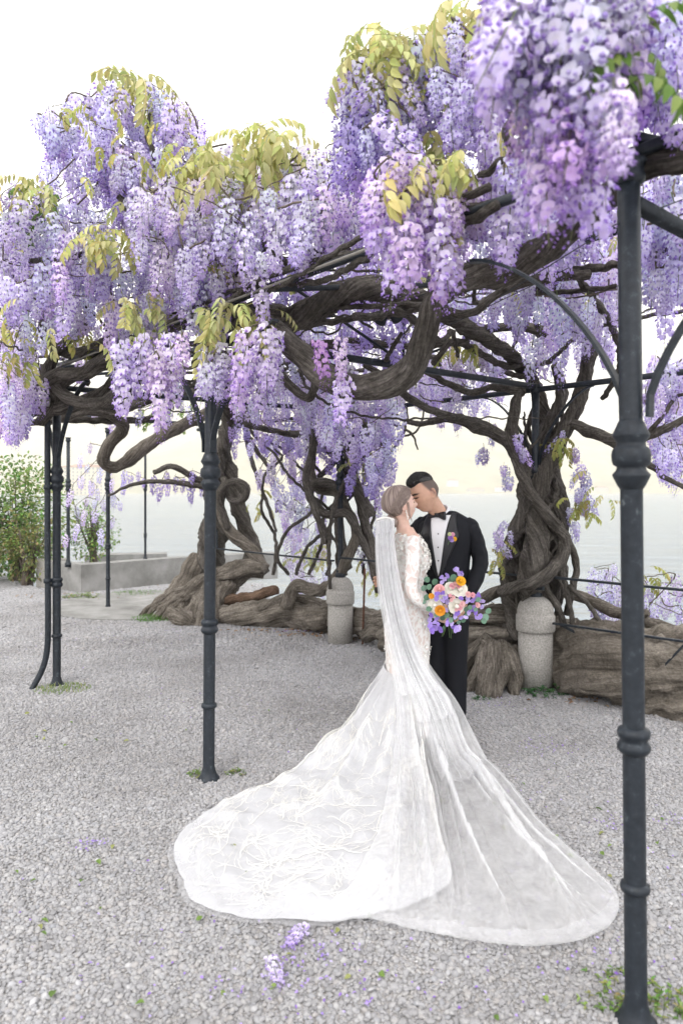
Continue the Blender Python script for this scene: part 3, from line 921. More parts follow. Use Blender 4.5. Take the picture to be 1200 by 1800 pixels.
# the great S-shaped limb
B(VR, (1215, 278, 2.02, .034), (1130, 296, 2.18, .04), (1062, 345, 2.42, .046), (1000, 405, 2.65, .05), (930, 455, 2.9, .054), (850, 484, 3.1, .058), (795, 500, 3.2, .052), (762, 530, 3.26, .054), (748, 590, 3.3, .057), (722, 645, 3.36, .060), (675, 678, 3.42, .064), (615, 680, 3.5, .064), (565, 655, 3.56, .062), (505, 600, 3.62, .058), (450, 560, 3.75, .048), (400, 542, 3.95, .040), (330, 562, 4.2, .032), (250, 600, 4.6, .028), (190, 622, 5.0, .030), (140, 655, 5.4, .034), (95, 690, 5.7, .034), n=30, rough=0.16, ridge=0.16, twist=2.5, burl=0.05)
B(VR, (970, 590, 5.0, .034), (940, 577, 5.1, .036), (890, 574, 5.2, .034), (840, 575, 5.3, .03), (800, 560, 5.2, .02))
B(VR, (1000, 470, 3.6, .016), (1040, 520, 4.0, .02), (1075, 575, 4.4, .022), (1090, 640, 4.8, .02), (1060, 700, 5.2, .02), n=8)
B(VR, (1190, 430, 3.0, .014), (1130, 450, 3.2, .018), (1060, 470, 3.5, .02), (980, 480, 3.8, .02), (930, 520, 4.2, .018), n=8)
B(VR, (905, 275, 2.5, .014), (890, 235, 2.5, .014), (898, 205, 2.5, .013), (880, 190, 2.5, .010), n=8)
B(VR, (985, 265, 2.45, .012), (930, 270, 2.5, .014), (880, 285, 2.55, .014), (830, 320, 2.7, .014), (780, 360, 2.9, .014), (755, 425, 3.1, .012), n=8)
B(VR, (930, 640, 5.8, .03), (880, 640, 5.6, .028), (800, 600, 5.0, .026), (760, 640, 5.0, .02), n=8)
# ---- right vine: roots and the fallen trunk along the edge
RK = dict(mat=M_root, n=56, rough=0.45, ridge=0.28, twist=1.0, name='root', burl=0.20)
wood(VR, [(950, 1120, 6.25, .20), (1000, 1138, 6.0, .23), (1045, 1152, 5.72, .25), (1100, 1168, 5.4, .27), (1180, 1190, 5.15, .28), (1270, 1215, 4.9, .28)], **RK)
wood(VR, [(680, 1115, 6.75, .13), (760, 1118, 6.4, .15), (830, 1122, 6.25, .17), (890, 1130, 6.2, .17), (940, 1135, 6.25, .15)], **RK)
wood(VR, [(800, 1085, 6.4, .06), (850, 1080, 6.2, .075), (900, 1085, 6.1, .08), (940, 1090, 6.05, .07)], **dict(RK, n=24))
RF = dict(mat=M_root, n=20, rough=0.40, ridge=0.34, twist=2.5, name='root', burl=0.16, wob=0.03)
for k, (x0, y0, x1, y1, x2, y2) in enumerate(((868, 1135, 850, 1165, 822, 1216), (872, 1138, 862, 1175, 846, 1224), (880, 1135, 880, 1180, 872, 1228), (885, 1140, 900, 1180, 900, 1222), (890, 1142, 912, 1180, 925, 1208), (860, 1130, 836, 1150, 806, 1190), (876, 1136, 870, 1180, 858, 1228))):
    g0, g1 = 5.85, F * CAMZ / (y2 - HY)
    wood(VR, [(x0, y0, g0, .075), (x1, y1, lerp(g0, g1, .45), .07), (lerp(x1, x2, .6), lerp(y1, y2, .6), lerp(g0, g1, .8), .055), (x2, y2 + 4, g1, .035)], **RF)
B(VR, (1010, 1215, 5.3, .012), (1060, 1222, 5.2, .014), (1110, 1238, 5.1, .014), (1200, 1262, 4.95, .012), n=8, mat=M_root)
B(VR, (1130, 1230, 5.1, .03), (1170, 1222, 5.0, .035), (1230, 1210, 4.9, .04), n=12, mat=M_root)

# ---- middle vine
B(VM, (500, 1065, 8.05, .08), (520, 1030, 8.0, .075), (548, 1038, 7.85, .07), (580, 1030, 7.6, .064), (606, 990, 7.42, .058), (625, 940, 7.45, .052), (612, 900, 7.55, .05), (590, 865, 7.6, .05), (560, 862, 7.6, .045), (548, 830, 7.5, .04), (552, 760, 7.2, .038), (548, 700, 6.9, .036), (525, 640, 6.5, .032), (500, 610, 6.0, .03), n=18, mat=M_root)
B(VM, (570, 955, 7.35, .034), (566, 930, 7.3, .036), (550, 888, 7.25, .036), (538, 845, 7.2, .036), (548, 790, 7.1, .036), (555, 730, 6.9, .034), (540, 680, 6.6, .03), (505, 640, 6.2, .028))
B(VM, (668, 1040, 7.4, .06), (650, 960, 7.5, .055), (632, 880, 7.55, .05), (612, 835, 7.6, .045), (585, 800, 7.6, .04), (545, 770, 7.4, .036), (490, 760, 7.2, .03), (430, 745, 7.0, .028), n=16)
B(VM, (610, 1000, 7.75, .06), (595, 930, 7.75, .055), (605, 860, 7.7, .05), (625, 800, 7.6, .045), (640, 740, 7.3, .04), (610, 690, 6.8, .036), (560, 655, 6.3, .034), (520, 620, 5.8, .03), n=16)
B(VM, (655, 905, 7.4, .045), (630, 860, 7.4, .044), (612, 800, 7.4, .04), (590, 760, 7.3, .036), (575, 700, 7.0, .03))
B(VM, (580, 1035, 7.3, .02), (578, 960, 7.3, .02), (590, 880, 7.35, .022), (640, 800, 7.5, .024), (690, 770, 7.6, .02), n=8)
B(VM, (620, 870, 7.5, .05), (580, 850, 7.5, .05), (550, 850, 7.5, .05), (545, 875, 7.45, .045), (575, 905, 7.4, .045), (610, 905, 7.4, .045), (640, 960, 7.45, .04), (665, 1010, 7.4, .04))
B(VM, (560, 840, 7.6, .03), (590, 810, 7.6, .03), (625, 780, 7.6, .026), (680, 745, 7.5, .022), (720, 760, 7.4, .014), (735, 790, 7.4, .008), n=8)
rq = random.Random(12)
for k in range(9):
    x = 480 + k * 22 + rq.uniform(-8, 8); y = 1010; Y = 7.9 + rq.uniform(-.3, .3); dx = rq.uniform(-.6, .6)
    pts = []
    while y > 640 and len(pts) < 12:
        pts.append((x, y, Y, .021 - .0012 * len(pts)))
        dx = dx * .6 + rq.gauss(0, .75); x += dx * 26; y -= rq.uniform(18, 50); Y += rq.gauss(-.06, .12)
    B(VM, *pts, n=8)
wood(VM, [(592, 1090, 7.85, .13), (640, 1092, 7.55, .14), (700, 1100, 7.1, .13), (740, 1105, 6.8, .12)], **dict(RK, n=28))
wood(VM, [(640, 1120, 7.35, .05), (660, 1110, 7.2, .075), (690, 1118, 7.0, .06)], **dict(RK, n=18))

# ---- left vine: trunk, loops and root fan
wood(VL, [(362, 1030, 9.7, .24), (372, 970, 9.6, .17), (378, 905, 9.45, .13), (376, 850, 9.35, .11), (388, 800, 9.25, .105), (402, 750, 9.0, .09), (396, 705, 8.6, .07), (355, 685, 8.0, .06), (295, 692, 7.5, .055), (220, 715, 7.0, .05), (150, 715, 6.4, .045)], **TK)
wood(VL, [(455, 1010, 9.25, .12), (436, 945, 9.35, .10), (420, 895, 9.35, .09), (408, 840, 9.35, .08), (396, 790, 9.3, .07), (420, 740, 9.0, .06), (455, 700, 8.5, .05), (470, 650, 7.8, .04)], **TK)
B(VL, (383, 890, 9.2, .06), (405, 935, 9.15, .075), (436, 962, 9.1, .078), (466, 1000, 9.0, .08), n=18, mat=M_root)
B(VL, (400, 930, 9.05, .045), (386, 880, 9.0, .05), (392, 856, 8.95, .05), (412, 847, 8.95, .05), (432, 856, 8.95, .05), (428, 876, 9.0, .048), (405, 878, 9.05, .045), (392, 840, 9.1, .04), n=14)
B(VL, (400, 705, 8.8, .065), (345, 736, 8.2, .064), (285, 766, 7.8, .068), (238, 798, 7.5, .068), (203, 822, 7.4, .062), (181, 812, 7.3, .06), (194, 780, 7.2, .062), (216, 752, 7.1, .06), (195, 728, 6.8, .052), (150, 722, 6.4, .046), (110, 735, 6.1, .04), n=18, mat=M_root)
B(VL, (376, 858, 9.3, .042), (335, 852, 9.1, .038), (285, 846, 8.95, .03), (232, 852, 8.85, .022), (190, 872, 8.8, .014), n=8)
B(VL, (380, 850, 9.3, .05), (345, 842, 9.2, .045), (305, 820, 9.0, .04), (270, 830, 9.0, .03), n=10)
B(VL, (480, 830, 8.6, .02), (450, 790, 8.6, .028), (430, 740, 8.5, .03), (470, 700, 8.0, .03), (520, 690, 7.4, .026), n=10)
B(VL, (485, 935, 8.8, .016), (475, 900, 8.8, .022), (460, 860, 8.8, .025), (440, 800, 8.8, .028), (430, 750, 8.6, .03), n=10)
B(VL, (486, 900, 8.7, .018), (490, 880, 8.7, .018), (510, 895, 8.6, .012), (540, 905, 8.5, .008), n=8)
# tangle on top of the third post
B(VT, (70, 745, 5.7, .04), (100, 700, 5.7, .05), (82, 668, 5.65, .05), (90, 635, 5.55, .042), (118, 600, 5.4, .036), (145, 575, 5.3, .032), (152, 545, 5.2, .026), n=14)
B(VT, (205, 590, 5.2, .045), (175, 612, 5.3, .048), (120, 620, 5.5, .045), (85, 600, 5.5, .04), (75, 560, 5.3, .03), (95, 525, 5.1, .026), n=14)
B(VT, (60, 680, 5.6, .05), (105, 660, 5.5, .055), (150, 655, 5.4, .055), (190, 640, 5.3, .05), (245, 655, 5.3, .045), (215, 690, 5.4, .05), (160, 712, 5.5, .05), (110, 690, 5.55, .05), (92, 660, 5.6, .05), n=16)
B(VT, (30, 745, 5.8, .03), (60, 720, 5.75, .05), (120, 715, 5.7, .055), (180, 690, 5.6, .055), (230, 640, 5.4, .05), (260, 600, 5.2, .04), n=16)
B(VT, (10, 752, 6.0, .02), (60, 742, 6.2, .03), (130, 738, 6.5, .03), (210, 740, 7.0, .034), (280, 735, 7.5, .034), n=10)
# branches inside the flowering mounds
B(VT, (300, 470, 4.3, .03), (265, 420, 4.2, .026), (225, 365, 4.15, .024), (208, 345, 4.15, .018), n=8)
B(VT, (330, 400, 4.2, .02), (285, 315, 4.15, .018), (268, 262, 4.1, .016), (258, 238, 4.1, .012), (265, 200, 4.1, .008), n=8)
B(VT, (0, 455, 4.6, .014), (60, 458, 4.6, .018), (110, 455, 4.6, .018), (170, 440, 4.6, .014), n=8)
B(VL, (400, 500, 4.0, .03), (465, 445, 3.9, .02), (455, 405, 3.9, .016), (480, 380, 3.9, .012), n=8)
B(VL, (650, 448, 3.7, .026), (560, 440, 3.7, .022), (510, 462, 3.75, .02), (455, 420, 3.8, .018), (440, 370, 3.8, .012), n=8)
B(VL, (640, 310, 3.2, .012), (660, 305, 3.2, .016), (690, 270, 3.15, .014), (730, 200, 3.1, .012), (780, 120, 3.05, .008), n=8)
B(VL, (560, 640, 4.6, .03), (540, 700, 5.0, .03), (470, 640, 5.0, .03), (420, 620, 5.0, .028), (340, 640, 5.2, .03), n=10)
# root fan
for k in range(15):
    y2 = 1086 + k * 1.1
    g1 = F * CAMZ / (y2 - HY)
    x2 = 243 + k * 9 + random.uniform(-9, 9)
    wood(VL, [(458 - k * 3, 985 + k * 3, 9.05, .055), (395 - k * 2, 1003 + k * 4 + random.uniform(-5, 5), 9.0, .055), (330, 1027 + k * 4.5 + random.uniform(-6, 6), 9.0, .05), (lerp(x2, 330, .45), 1055 + k * 3, lerp(g1, 9, .4), .042), (x2, y2 + 2, g1, .024)], **dict(RF, n=14))
for k in range(6):
    y2 = 1098 + k * 1.0
    g1 = F * CAMZ / (y2 - HY)
    wood(VL, [(370 + k * 8, 1030, 8.95, .09), (350 + k * 6, 1060, 8.75, .085), (305 + k * 14, y2 + 2, g1, .04)], **RF)
wood(VL, [(300, 1080, 8.9, .08), (318, 1088, 8.55, .11), (335, 1097, 8.4, .08)], **dict(RK, n=20, ridge=.45))
wood(VL, [(290, 1060, 9.3, .08), (330, 1010, 9.5, .12), (352, 980, 9.6, .12)], **dict(RK, n=20))
wood(VL, [(385, 1088, 8.65, .11), (450, 1080, 8.4, .14), (520, 1078, 8.2, .155), (585, 1084, 7.95, .15)], **dict(RK, n=34))
wood(VL, [(400, 1058, 8.8, .06), (440, 1050, 8.65, .065), (486, 1036, 8.5, .05)], **dict(RK, n=18, mat=M_rotten))
wood(VL, [(390, 1010, 9.0, .09), (430, 1000, 8.9, .10), (462, 1002, 8.85, .09)], **dict(RK, n=20))
B(VL, (455, 1070, 8.3, .05), (490, 1055, 8.25, .055), (520, 1050, 8.2, .05), (560, 1066, 8.0, .05), (575, 1090, 7.9, .04), n=14, mat=M_root)

# ---- random rambling branches lying over the roof
rr = random.Random(91)
for k in range(34):
    v = (VR, VM, VL)[k % 3]
    u0 = rr.uniform(-0.2, 2.5); w0 = rr.uniform(0.0, 1.0)
    du, dw = rr.uniform(-.5, .5), rr.uniform(-.35, .35)
    pts = []
    z = rr.uniform(2.44, 2.95); r0 = rr.uniform(.010, .028)
    for i in range(6):
        p = POST1 + D * (u0 + du * i * .35) + (BOLR - POST1) * (w0 + dw * i * .35) + Vector((rr.uniform(-.09, .09), rr.uniform(-.09, .09), 0))
        pts.append((p.x, p.y, z + rr.uniform(-.07, .07), r0 * (1 - .09 * i)))
    if pts[0][1] < 2.0 or pts[-1][1] < 2.0 or max(p[1] for p in pts) > 9: continue
    if min(HY - (p[2] - CAMZ) * F / p[1] for p in pts) < 440: continue
    wood(v, pts, px=False, n=8)

for k in range(70):
    v = (VR, VM, VL, VT)[k % 4]
    x, y = rr.uniform(380, 1090), rr.uniform(470, 690)
    if k % 4 == 3: x, y = rr.uniform(0, 330), rr.uniform(420, 690)
    Y = rr.uniform(4.2, 7.8) if k % 4 != 3 else rr.uniform(4.6, 6.2)
    dx, dy = rr.uniform(-1, 1), rr.uniform(-.7, .7)
    pts = []; r0 = rr.uniform(.005, .014)
    for i in range(7):
        pts.append((x, y, Y, r0 * (1 - .11 * i)))
        dx += rr.gauss(0, .45); dy += rr.gauss(0, .4)
        x += dx * 170 / Y; y = min(735, y + dy * 130 / Y); Y += rr.gauss(0, .12)
    wood(v, pts, 'twig', n=6, wob=.02)
# ------------------------------------------------------------------ flowers
count = {}
def hang(vine, p, small=False, tone=(1, 1, 1), scale=1.0, tilt=0.12, rr=random, which=None):
    src = RSMALL if small else RAC
    k = which if which is not None else rr.randrange(len(src))
    me, Lr = src[k]
    o = bpy.data.objects.new('raceme', me)
    COL.objects.link(o)
    par(o, vine)
    o.location = p
    o.rotation_euler = (rr.gauss(0, tilt), rr.gauss(0, tilt), rr.uniform(0, 6.28))
    s = scale * rr.choice((rr.uniform(.62, .85), rr.uniform(.85, 1.1), rr.uniform(.9, 1.15)))
    o.scale = (s * rr.uniform(.92, 1.1), s * rr.uniform(.92, 1.1), s)
    q = rr.uniform(0.80, 1.10)
    o.color = (tone[0] * q * rr.uniform(.95, 1.05), tone[1] * q * rr.uniform(.93, 1.05), tone[2] * q, 1)
    count[vine.name] = count.get(vine.name, 0) + 1
    return Lr * s

def in_poly(x, y, poly):
    c = False; j = len(poly) - 1
    for i in range(len(poly)):
        (xi, yi), (xj, yj) = poly[i], poly[j]
        if (yi > y) != (yj > y) and x < (xj - xi) * (y - yi) / (yj - yi) + xi: c = not c
        j = i
    return c

def spread(poly, n, rr):
    xs, ys = [p[0] for p in poly], [p[1] for p in poly]
    out = []
    for i in range(n):
        best, bd = None, -1
        for t in range(9):
            for _ in range(60):
                x, y = rr.uniform(min(xs), max(xs)), rr.uniform(min(ys), max(ys))
                if in_poly(x, y, poly): break
            else: continue
            d = min([(x - a) ** 2 + ((y - b) * .7) ** 2 for a, b in out] or [1e9])
            if d > bd: best, bd = (x, y), d
        out.append(best)
    return out

def fill(vine, poly, Y0, Y1, n, small=False, tone=(1, 1, 1), scale=1.0, seed=0, twigs=True, tilt=0.12):
    """racemes whose middles lie within the outline, between two depths; thin twigs carry them"""
    rr = random.Random(seed * 13 + n)
    anchors = []
    for x, y in spread(poly, n, rr):
        Y = rr.uniform(Y0, Y1)
        p = P(x, y, Y) + Vector((0, 0, 0.12 * scale))
        hang(vine, p, small, tone, scale, tilt, rr)
        anchors.append(p)
    if twigs:
        left = sorted(anchors, key=lambda p: (p.x, p.z))
        while len(left) > 3:
            cur = left.pop(rr.randrange(len(left))); ch = [cur]
            for _ in range(6):
                if not left: break
                nx = min(left, key=lambda q: (q - ch[-1]).length)
                if (nx - ch[-1]).length > 0.6: break
                left.remove(nx); ch.append(nx)
            if len(ch) < 3: continue
            mb = MB()
            tube(mb, [(p.x + rr.uniform(-.015, .015), p.y + rr.uniform(-.015, .015), p.z + 0.012 * scale, 0.0060 - 0.0006 * i) for i, p in enumerate(ch)], n=5, step=0.03, wob=0.01, seed=rr.randrange(99))
            mb.build('twig', M_twig, vine)
    return anchors

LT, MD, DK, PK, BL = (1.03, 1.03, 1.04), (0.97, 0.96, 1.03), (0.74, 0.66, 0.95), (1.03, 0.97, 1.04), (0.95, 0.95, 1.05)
# left: mounds above the roof
fill(VT, [(75, 235), (105, 205), (150, 190), (190, 170), (240, 175), (320, 205), (350, 250), (345, 300), (300, 330), (255, 300), (250, 340), (215, 350), (170, 330), (150, 280), (90, 275)], 4.0, 4.7, 52, tone=BL, seed=1, tilt=.28)
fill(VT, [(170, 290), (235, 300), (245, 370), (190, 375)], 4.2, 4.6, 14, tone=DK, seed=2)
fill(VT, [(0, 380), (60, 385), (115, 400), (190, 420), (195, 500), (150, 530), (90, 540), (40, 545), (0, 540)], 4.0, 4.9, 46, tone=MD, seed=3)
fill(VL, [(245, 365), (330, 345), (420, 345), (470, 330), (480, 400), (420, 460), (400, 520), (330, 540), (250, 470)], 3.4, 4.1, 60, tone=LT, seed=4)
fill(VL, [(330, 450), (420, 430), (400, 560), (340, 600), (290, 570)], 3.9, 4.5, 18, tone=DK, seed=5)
fill(VL, [(480, 340), (560, 320), (640, 345), (650, 420), (590, 440), (500, 425), (460, 400)], 3.2, 3.8, 38, tone=LT, seed=6)
fill(VT, [(200, 470), (300, 500), (330, 600), (230, 590), (120, 560)], 4.3, 5.0, 20, tone=MD, seed=7)
fill(VT, [(0, 580), (60, 600), (80, 700), (60, 760), (0, 790)], 5.2, 6.0, 24, tone=MD, seed=8)
fill(VT, [(0, 640), (50, 650), (60, 740), (0, 760)], 4.8, 5.2, 8, tone=PK, seed=9)
# near pale clusters hanging at the second post
fill(VL, [(200, 630), (225, 640), (225, 690), (200, 690)], 3.75, 3.9, 3, tone=LT, seed=10, scale=1.05)
fill(VL, [(245, 625), (320, 625), (315, 690), (250, 690)], 3.65, 3.9, 10, tone=PK, seed=11, scale=1.05)
fill(VL, [(352, 640), (400, 640), (405, 690), (360, 690)], 3.45, 3.75, 6, tone=LT, seed=12, scale=1.05)
fill(VL, [(430, 610), (490, 610), (480, 700), (425, 690)], 3.4, 3.7, 10, tone=PK, seed=13, scale=1.05)
hang(VL, P(560, 598, 3.2), tone=(0.82, 0.55, 0.82), which=5); hang(VL, P(600, 592, 3.3), tone=LT, which=3, tilt=.03); hang(VL, P(604, 660, 3.4), tone=PK, which=0)
# centre top
fill(VF, [(605, 160), (650, 125), (720, 115), (790, 100), (850, 140), (840, 190), (790, 190), (750, 220), (735, 270), (640, 285), (605, 260)], 2.8, 3.3, 52, tone=BL, seed=14, tilt=.28)
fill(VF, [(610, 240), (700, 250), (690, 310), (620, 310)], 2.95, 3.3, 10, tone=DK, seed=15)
fill(VF, [(655, 360), (700, 330), (780, 340), (835, 370), (830, 420), (770, 450), (700, 460), (655, 440)], 2.4, 2.72, 30, tone=PK, seed=16)
fill(VF, [(740, 330), (830, 330), (860, 400), (840, 460), (800, 450)], 3.1, 3.5, 10, tone=MD, seed=17)
fill(VF, [(780, 90), (870, 110), (880, 200), (850, 260), (800, 240), (760, 220)], 2.6, 3.0, 20, tone=MD, seed=50)
fill(VF, [(840, 320), (940, 300), (960, 380), (880, 430), (840, 420)], 2.5, 3.2, 18, tone=MD, seed=51)
fill(VL, [(440, 320), (640, 330), (640, 420), (480, 420)], 4.2, 5.0, 24, tone=BL, seed=52)
fill(VL, [(280, 380), (420, 360), (420, 560), (300, 560)], 4.6, 5.4, 26, tone=MD, seed=53)
fill(VT, [(20, 400), (180, 400), (230, 520), (60, 590), (0, 580)], 5.0, 5.8, 30, tone=MD, seed=54)
fill(VM, [(560, 480), (760, 480), (760, 640), (640, 690), (570, 640)], 5.6, 7.0, 34, tone=MD, seed=55)
fill(VM, [(380, 640), (560, 620), (560, 740), (400, 720)], 6.4, 8.0, 30, tone=MD, seed=56)
fill(VG, [(880, 430), (1090, 420), (1080, 600), (960, 600), (860, 540)], 5.2, 6.6, 30, tone=BL, seed=57)
fill(VT, [(80, 260), (200, 300), (350, 270), (400, 340), (330, 420), (200, 420), (100, 400)], 4.4, 5.2, 34, tone=BL, seed=60, tilt=.28)
fill(VT, [(190, 280), (260, 310), (350, 280), (360, 380), (300, 400), (200, 400)], 4.0, 4.4, 24, tone=LT, seed=68)
fill(VL, [(350, 300), (440, 290), (560, 290), (640, 300), (640, 360), (400, 380)], 3.6, 4.4, 26, tone=LT, seed=61)
fill(VT, [(0, 400), (120, 420), (260, 470), (300, 600), (200, 600), (0, 560)], 4.4, 5.2, 34, tone=LT, seed=62)
fill(VT, [(60, 230), (110, 215), (130, 260), (80, 270)], 4.2, 4.6, 7, tone=BL, seed=63, scale=.8, tilt=.28)
fill(VT, [(300, 190), (350, 230), (350, 290), (300, 260)], 4.2, 4.6, 8, tone=LT, seed=64, scale=.8, tilt=.28)
fill(VM, [(430, 470), (640, 460), (660, 560), (480, 600)], 4.8, 6.0, 20, tone=MD, seed=65)
fill(VB, [(440, 700), (560, 690), (690, 690), (690, 800), (560, 790), (450, 780)], 6.6, 7.8, 40, tone=MD, seed=70)
fill(VM, [(430, 780), (540, 790), (560, 860), (500, 880), (440, 850)], 7.6, 8.8, 18, tone=MD, seed=71)
fill(VM, [(610, 780), (690, 760), (690, 830), (650, 880), (615, 860)], 7.0, 7.8, 14, tone=DK, seed=72)
fill(VR, [(700, 640), (900, 620), (890, 700), (820, 720), (740, 720)], 6.2, 7.4, 24, tone=MD, seed=73)
fill(VG, [(1010, 560), (1090, 560), (1090, 640), (1020, 640)], 5.0, 6.0, 10, tone=MD, seed=74)
WEB = [(0, 380), (110, 310), (200, 260), (350, 250), (420, 310), (640, 300), (650, 210), (850, 130), (1000, 300), (1090, 420), (1090, 560), (860, 520), (650, 480), (420, 540), (330, 620), (0, 620)]
fill(VB, WEB, 4.3, 6.2, 130, small=True, tone=MD, seed=80, tilt=.22)
fill(VB, [(380, 600), (560, 600), (760, 500), (900, 560), (1000, 600), (900, 660), (700, 720), (560, 760), (420, 740)], 6.0, 8.0, 62, small=True, tone=MD, seed=81, tilt=.2)
fill(VL, [(110, 680), (330, 670), (340, 740), (240, 750), (120, 740)], 6.4, 8.2, 18, small=True, tone=MD, seed=90)
fill(VT, [(0, 600), (90, 590), (180, 600), (330, 600), (330, 660), (100, 680), (0, 700)], 5.2, 6.4, 16, tone=MD, seed=91)
rq = random.Random(44)
for k in range(16):                       # clusters hanging off the front beam itself
    p = lerp(POST1, POST3, rq.uniform(.16, .72)) + Vector((rq.uniform(-.10, .02), rq.uniform(-.12, -.03), 2.60 + rq.uniform(.02, .20)))
    hang(VF, p, False, LT if k % 2 else MD, .85, .15, rq)
for k in range(3):                        # stems winding along it
    pts = []
    for i in range(12):
        p = lerp(POST1, POST3, .10 + .07 * i)
        a = i * 1.1 + k * 2.1
        pts.append((p.x + .04 * math.cos(a) + rq.uniform(-.02, .02), p.y + .03 * math.cos(a), 2.60 + .05 * math.sin(a) + rq.uniform(-.01, .02), .013 - .0005 * i + .003 * k))
    wood(VF, pts, px=False, n=8)
# near cluster, top right, and behind it
fill(VF, [(870, 40), (900, 0), (1000, -30), (1100, -20), (1095, 120), (1060, 140), (990, 180), (930, 150), (890, 110)], 1.45, 1.8, 52, tone=LT, seed=18, twigs=False, scale=1.1)
fill(VF, [(930, 150), (1010, 160), (1060, 220), (1030, 290), (970, 350), (935, 330)], 1.5, 1.75, 26, tone=PK, seed=19, twigs=False)
for x, y in ((1058, 230), (1078, 225), (1070, 250)):
    hang(VF, P(x, y, 1.42) + Vector((0, 0, .08)), tone=LT, scale=.82, which=6)
fill(VF, [(1100, -20), (1200, -40), (1210, 120), (1190, 200), (1120, 220), (1105, 100)], 1.85, 2.4, 34, tone=BL, seed=20, twigs=False)
fill(VF, [(1000, 0), (1120, 0), (1140, 220), (1090, 230), (1040, 120)], 1.9, 2.2, 16, tone=(0.60, 0.42, 0.80), seed=21, twigs=False)
# behind the right post
fill(VG, [(1000, 400), (1090, 390), (1085, 560), (1000, 570), (930, 560), (860, 540), (900, 490)], 3.6, 5.4, 64, tone=MD, seed=22)
fill(VG, [(1125, 350), (1200, 310), (1200, 520), (1150, 560), (1130, 480)], 2.8, 3.8, 40, tone=BL, seed=23)
fill(VR, [(860, 340), (960, 370), (1080, 330), (1090, 390), (960, 440), (880, 420)], 3.2, 4.2, 24, tone=MD, seed=24)
fill(VG, [(1140, 660), (1205, 640), (1205, 850), (1165, 830), (1135, 740)], 4.8, 6.2, 40, tone=BL, seed=25)
fill(VR, [(900, 600), (960, 585), (1030, 600), (990, 650), (930, 640)], 5.3, 6.2, 14, small=True, tone=MD, seed=26)
# inside the roof, seen from below
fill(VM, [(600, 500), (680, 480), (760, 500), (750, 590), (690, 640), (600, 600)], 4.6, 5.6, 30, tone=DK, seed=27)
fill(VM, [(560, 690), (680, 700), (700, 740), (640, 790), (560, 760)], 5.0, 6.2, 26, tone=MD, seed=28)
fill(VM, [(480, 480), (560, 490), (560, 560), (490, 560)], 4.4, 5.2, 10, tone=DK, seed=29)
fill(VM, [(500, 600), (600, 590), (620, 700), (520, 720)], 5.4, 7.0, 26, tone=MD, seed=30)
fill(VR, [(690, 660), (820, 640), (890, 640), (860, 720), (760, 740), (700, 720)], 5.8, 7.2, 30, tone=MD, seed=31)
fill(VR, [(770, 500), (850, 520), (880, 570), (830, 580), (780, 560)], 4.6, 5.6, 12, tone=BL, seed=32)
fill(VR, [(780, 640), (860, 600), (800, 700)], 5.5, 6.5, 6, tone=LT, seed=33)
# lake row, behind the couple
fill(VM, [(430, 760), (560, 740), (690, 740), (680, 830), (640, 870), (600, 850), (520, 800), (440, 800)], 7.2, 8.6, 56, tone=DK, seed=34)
fill(VM, [(500, 850), (560, 830), (570, 940), (510, 960), (495, 900)], 7.8, 9.0, 22, tone=MD, seed=35)
fill(VM, [(640, 820), (690, 800), (690, 850), (660, 870)], 6.8, 7.3, 10, tone=BL, seed=36)
fill(VB, [(500, 930), (570, 930), (580, 1050), (530, 1060), (500, 1000)], 8.6, 9.4, 28, small=True, tone=LT, seed=37)
fill(VM, [(630, 900), (665, 890), (665, 1000), (635, 1000)], 7.9, 8.4, 10, small=True, tone=LT, seed=38)
fill(VL, [(400, 720), (470, 730), (470, 820), (400, 800)], 8.6, 9.4, 12, small=True, tone=DK, seed=39)
fill(VL, [(140, 790), (190, 800), (210, 900), (190, 960), (150, 940), (110, 960), (130, 860)], 9.4, 10.4, 24, small=True, tone=MD, seed=40)
fill(VL, [(215, 840), (370, 845), (370, 868), (215, 862)], 9.0, 9.6, 16, small=True, tone=DK, seed=41)
# round the right trunk
for x, y, Y in ((912, 775, 5.6), (918, 800, 5.6), (885, 830, 5.7), (895, 850, 5.7), (1008, 800, 5.7), (1022, 830, 5.7), (1030, 845, 5.7), (990, 770, 5.6), (875, 945, 5.7), (890, 930, 5.75), (880, 970, 5.8), (1000, 905, 5.9), (1010, 930, 5.9), (1025, 890, 5.95), (995, 950, 5.9), (1020, 870, 5.9), (850, 800, 6.0), (870, 760, 6.0)):
    hang(VR, P(x, y - 12, Y), False, MD, .8, .3, which=4); hang(VR, P(x + random.uniform(-14, 14), y + random.uniform(-24, 4), Y + .06), True, BL, .8, .35)
fill(VR, [(1040, 1020), (1090, 1010), (1090, 1100), (1040, 1080)], 6.1, 6.6, 14, small=True, tone=MD, seed=42, scale=.9)
fill(VR, [(1120, 1040), (1200, 1030), (1200, 1110), (1130, 1110)], 5.8, 6.4, 18, small=True, tone=MD, seed=43, scale=.9)
fill(VR, [(830, 1070), (860, 1060), (890, 1085), (850, 1095)], 6.6, 7.0, 5, small=True, tone=LT, seed=44, scale=.8)

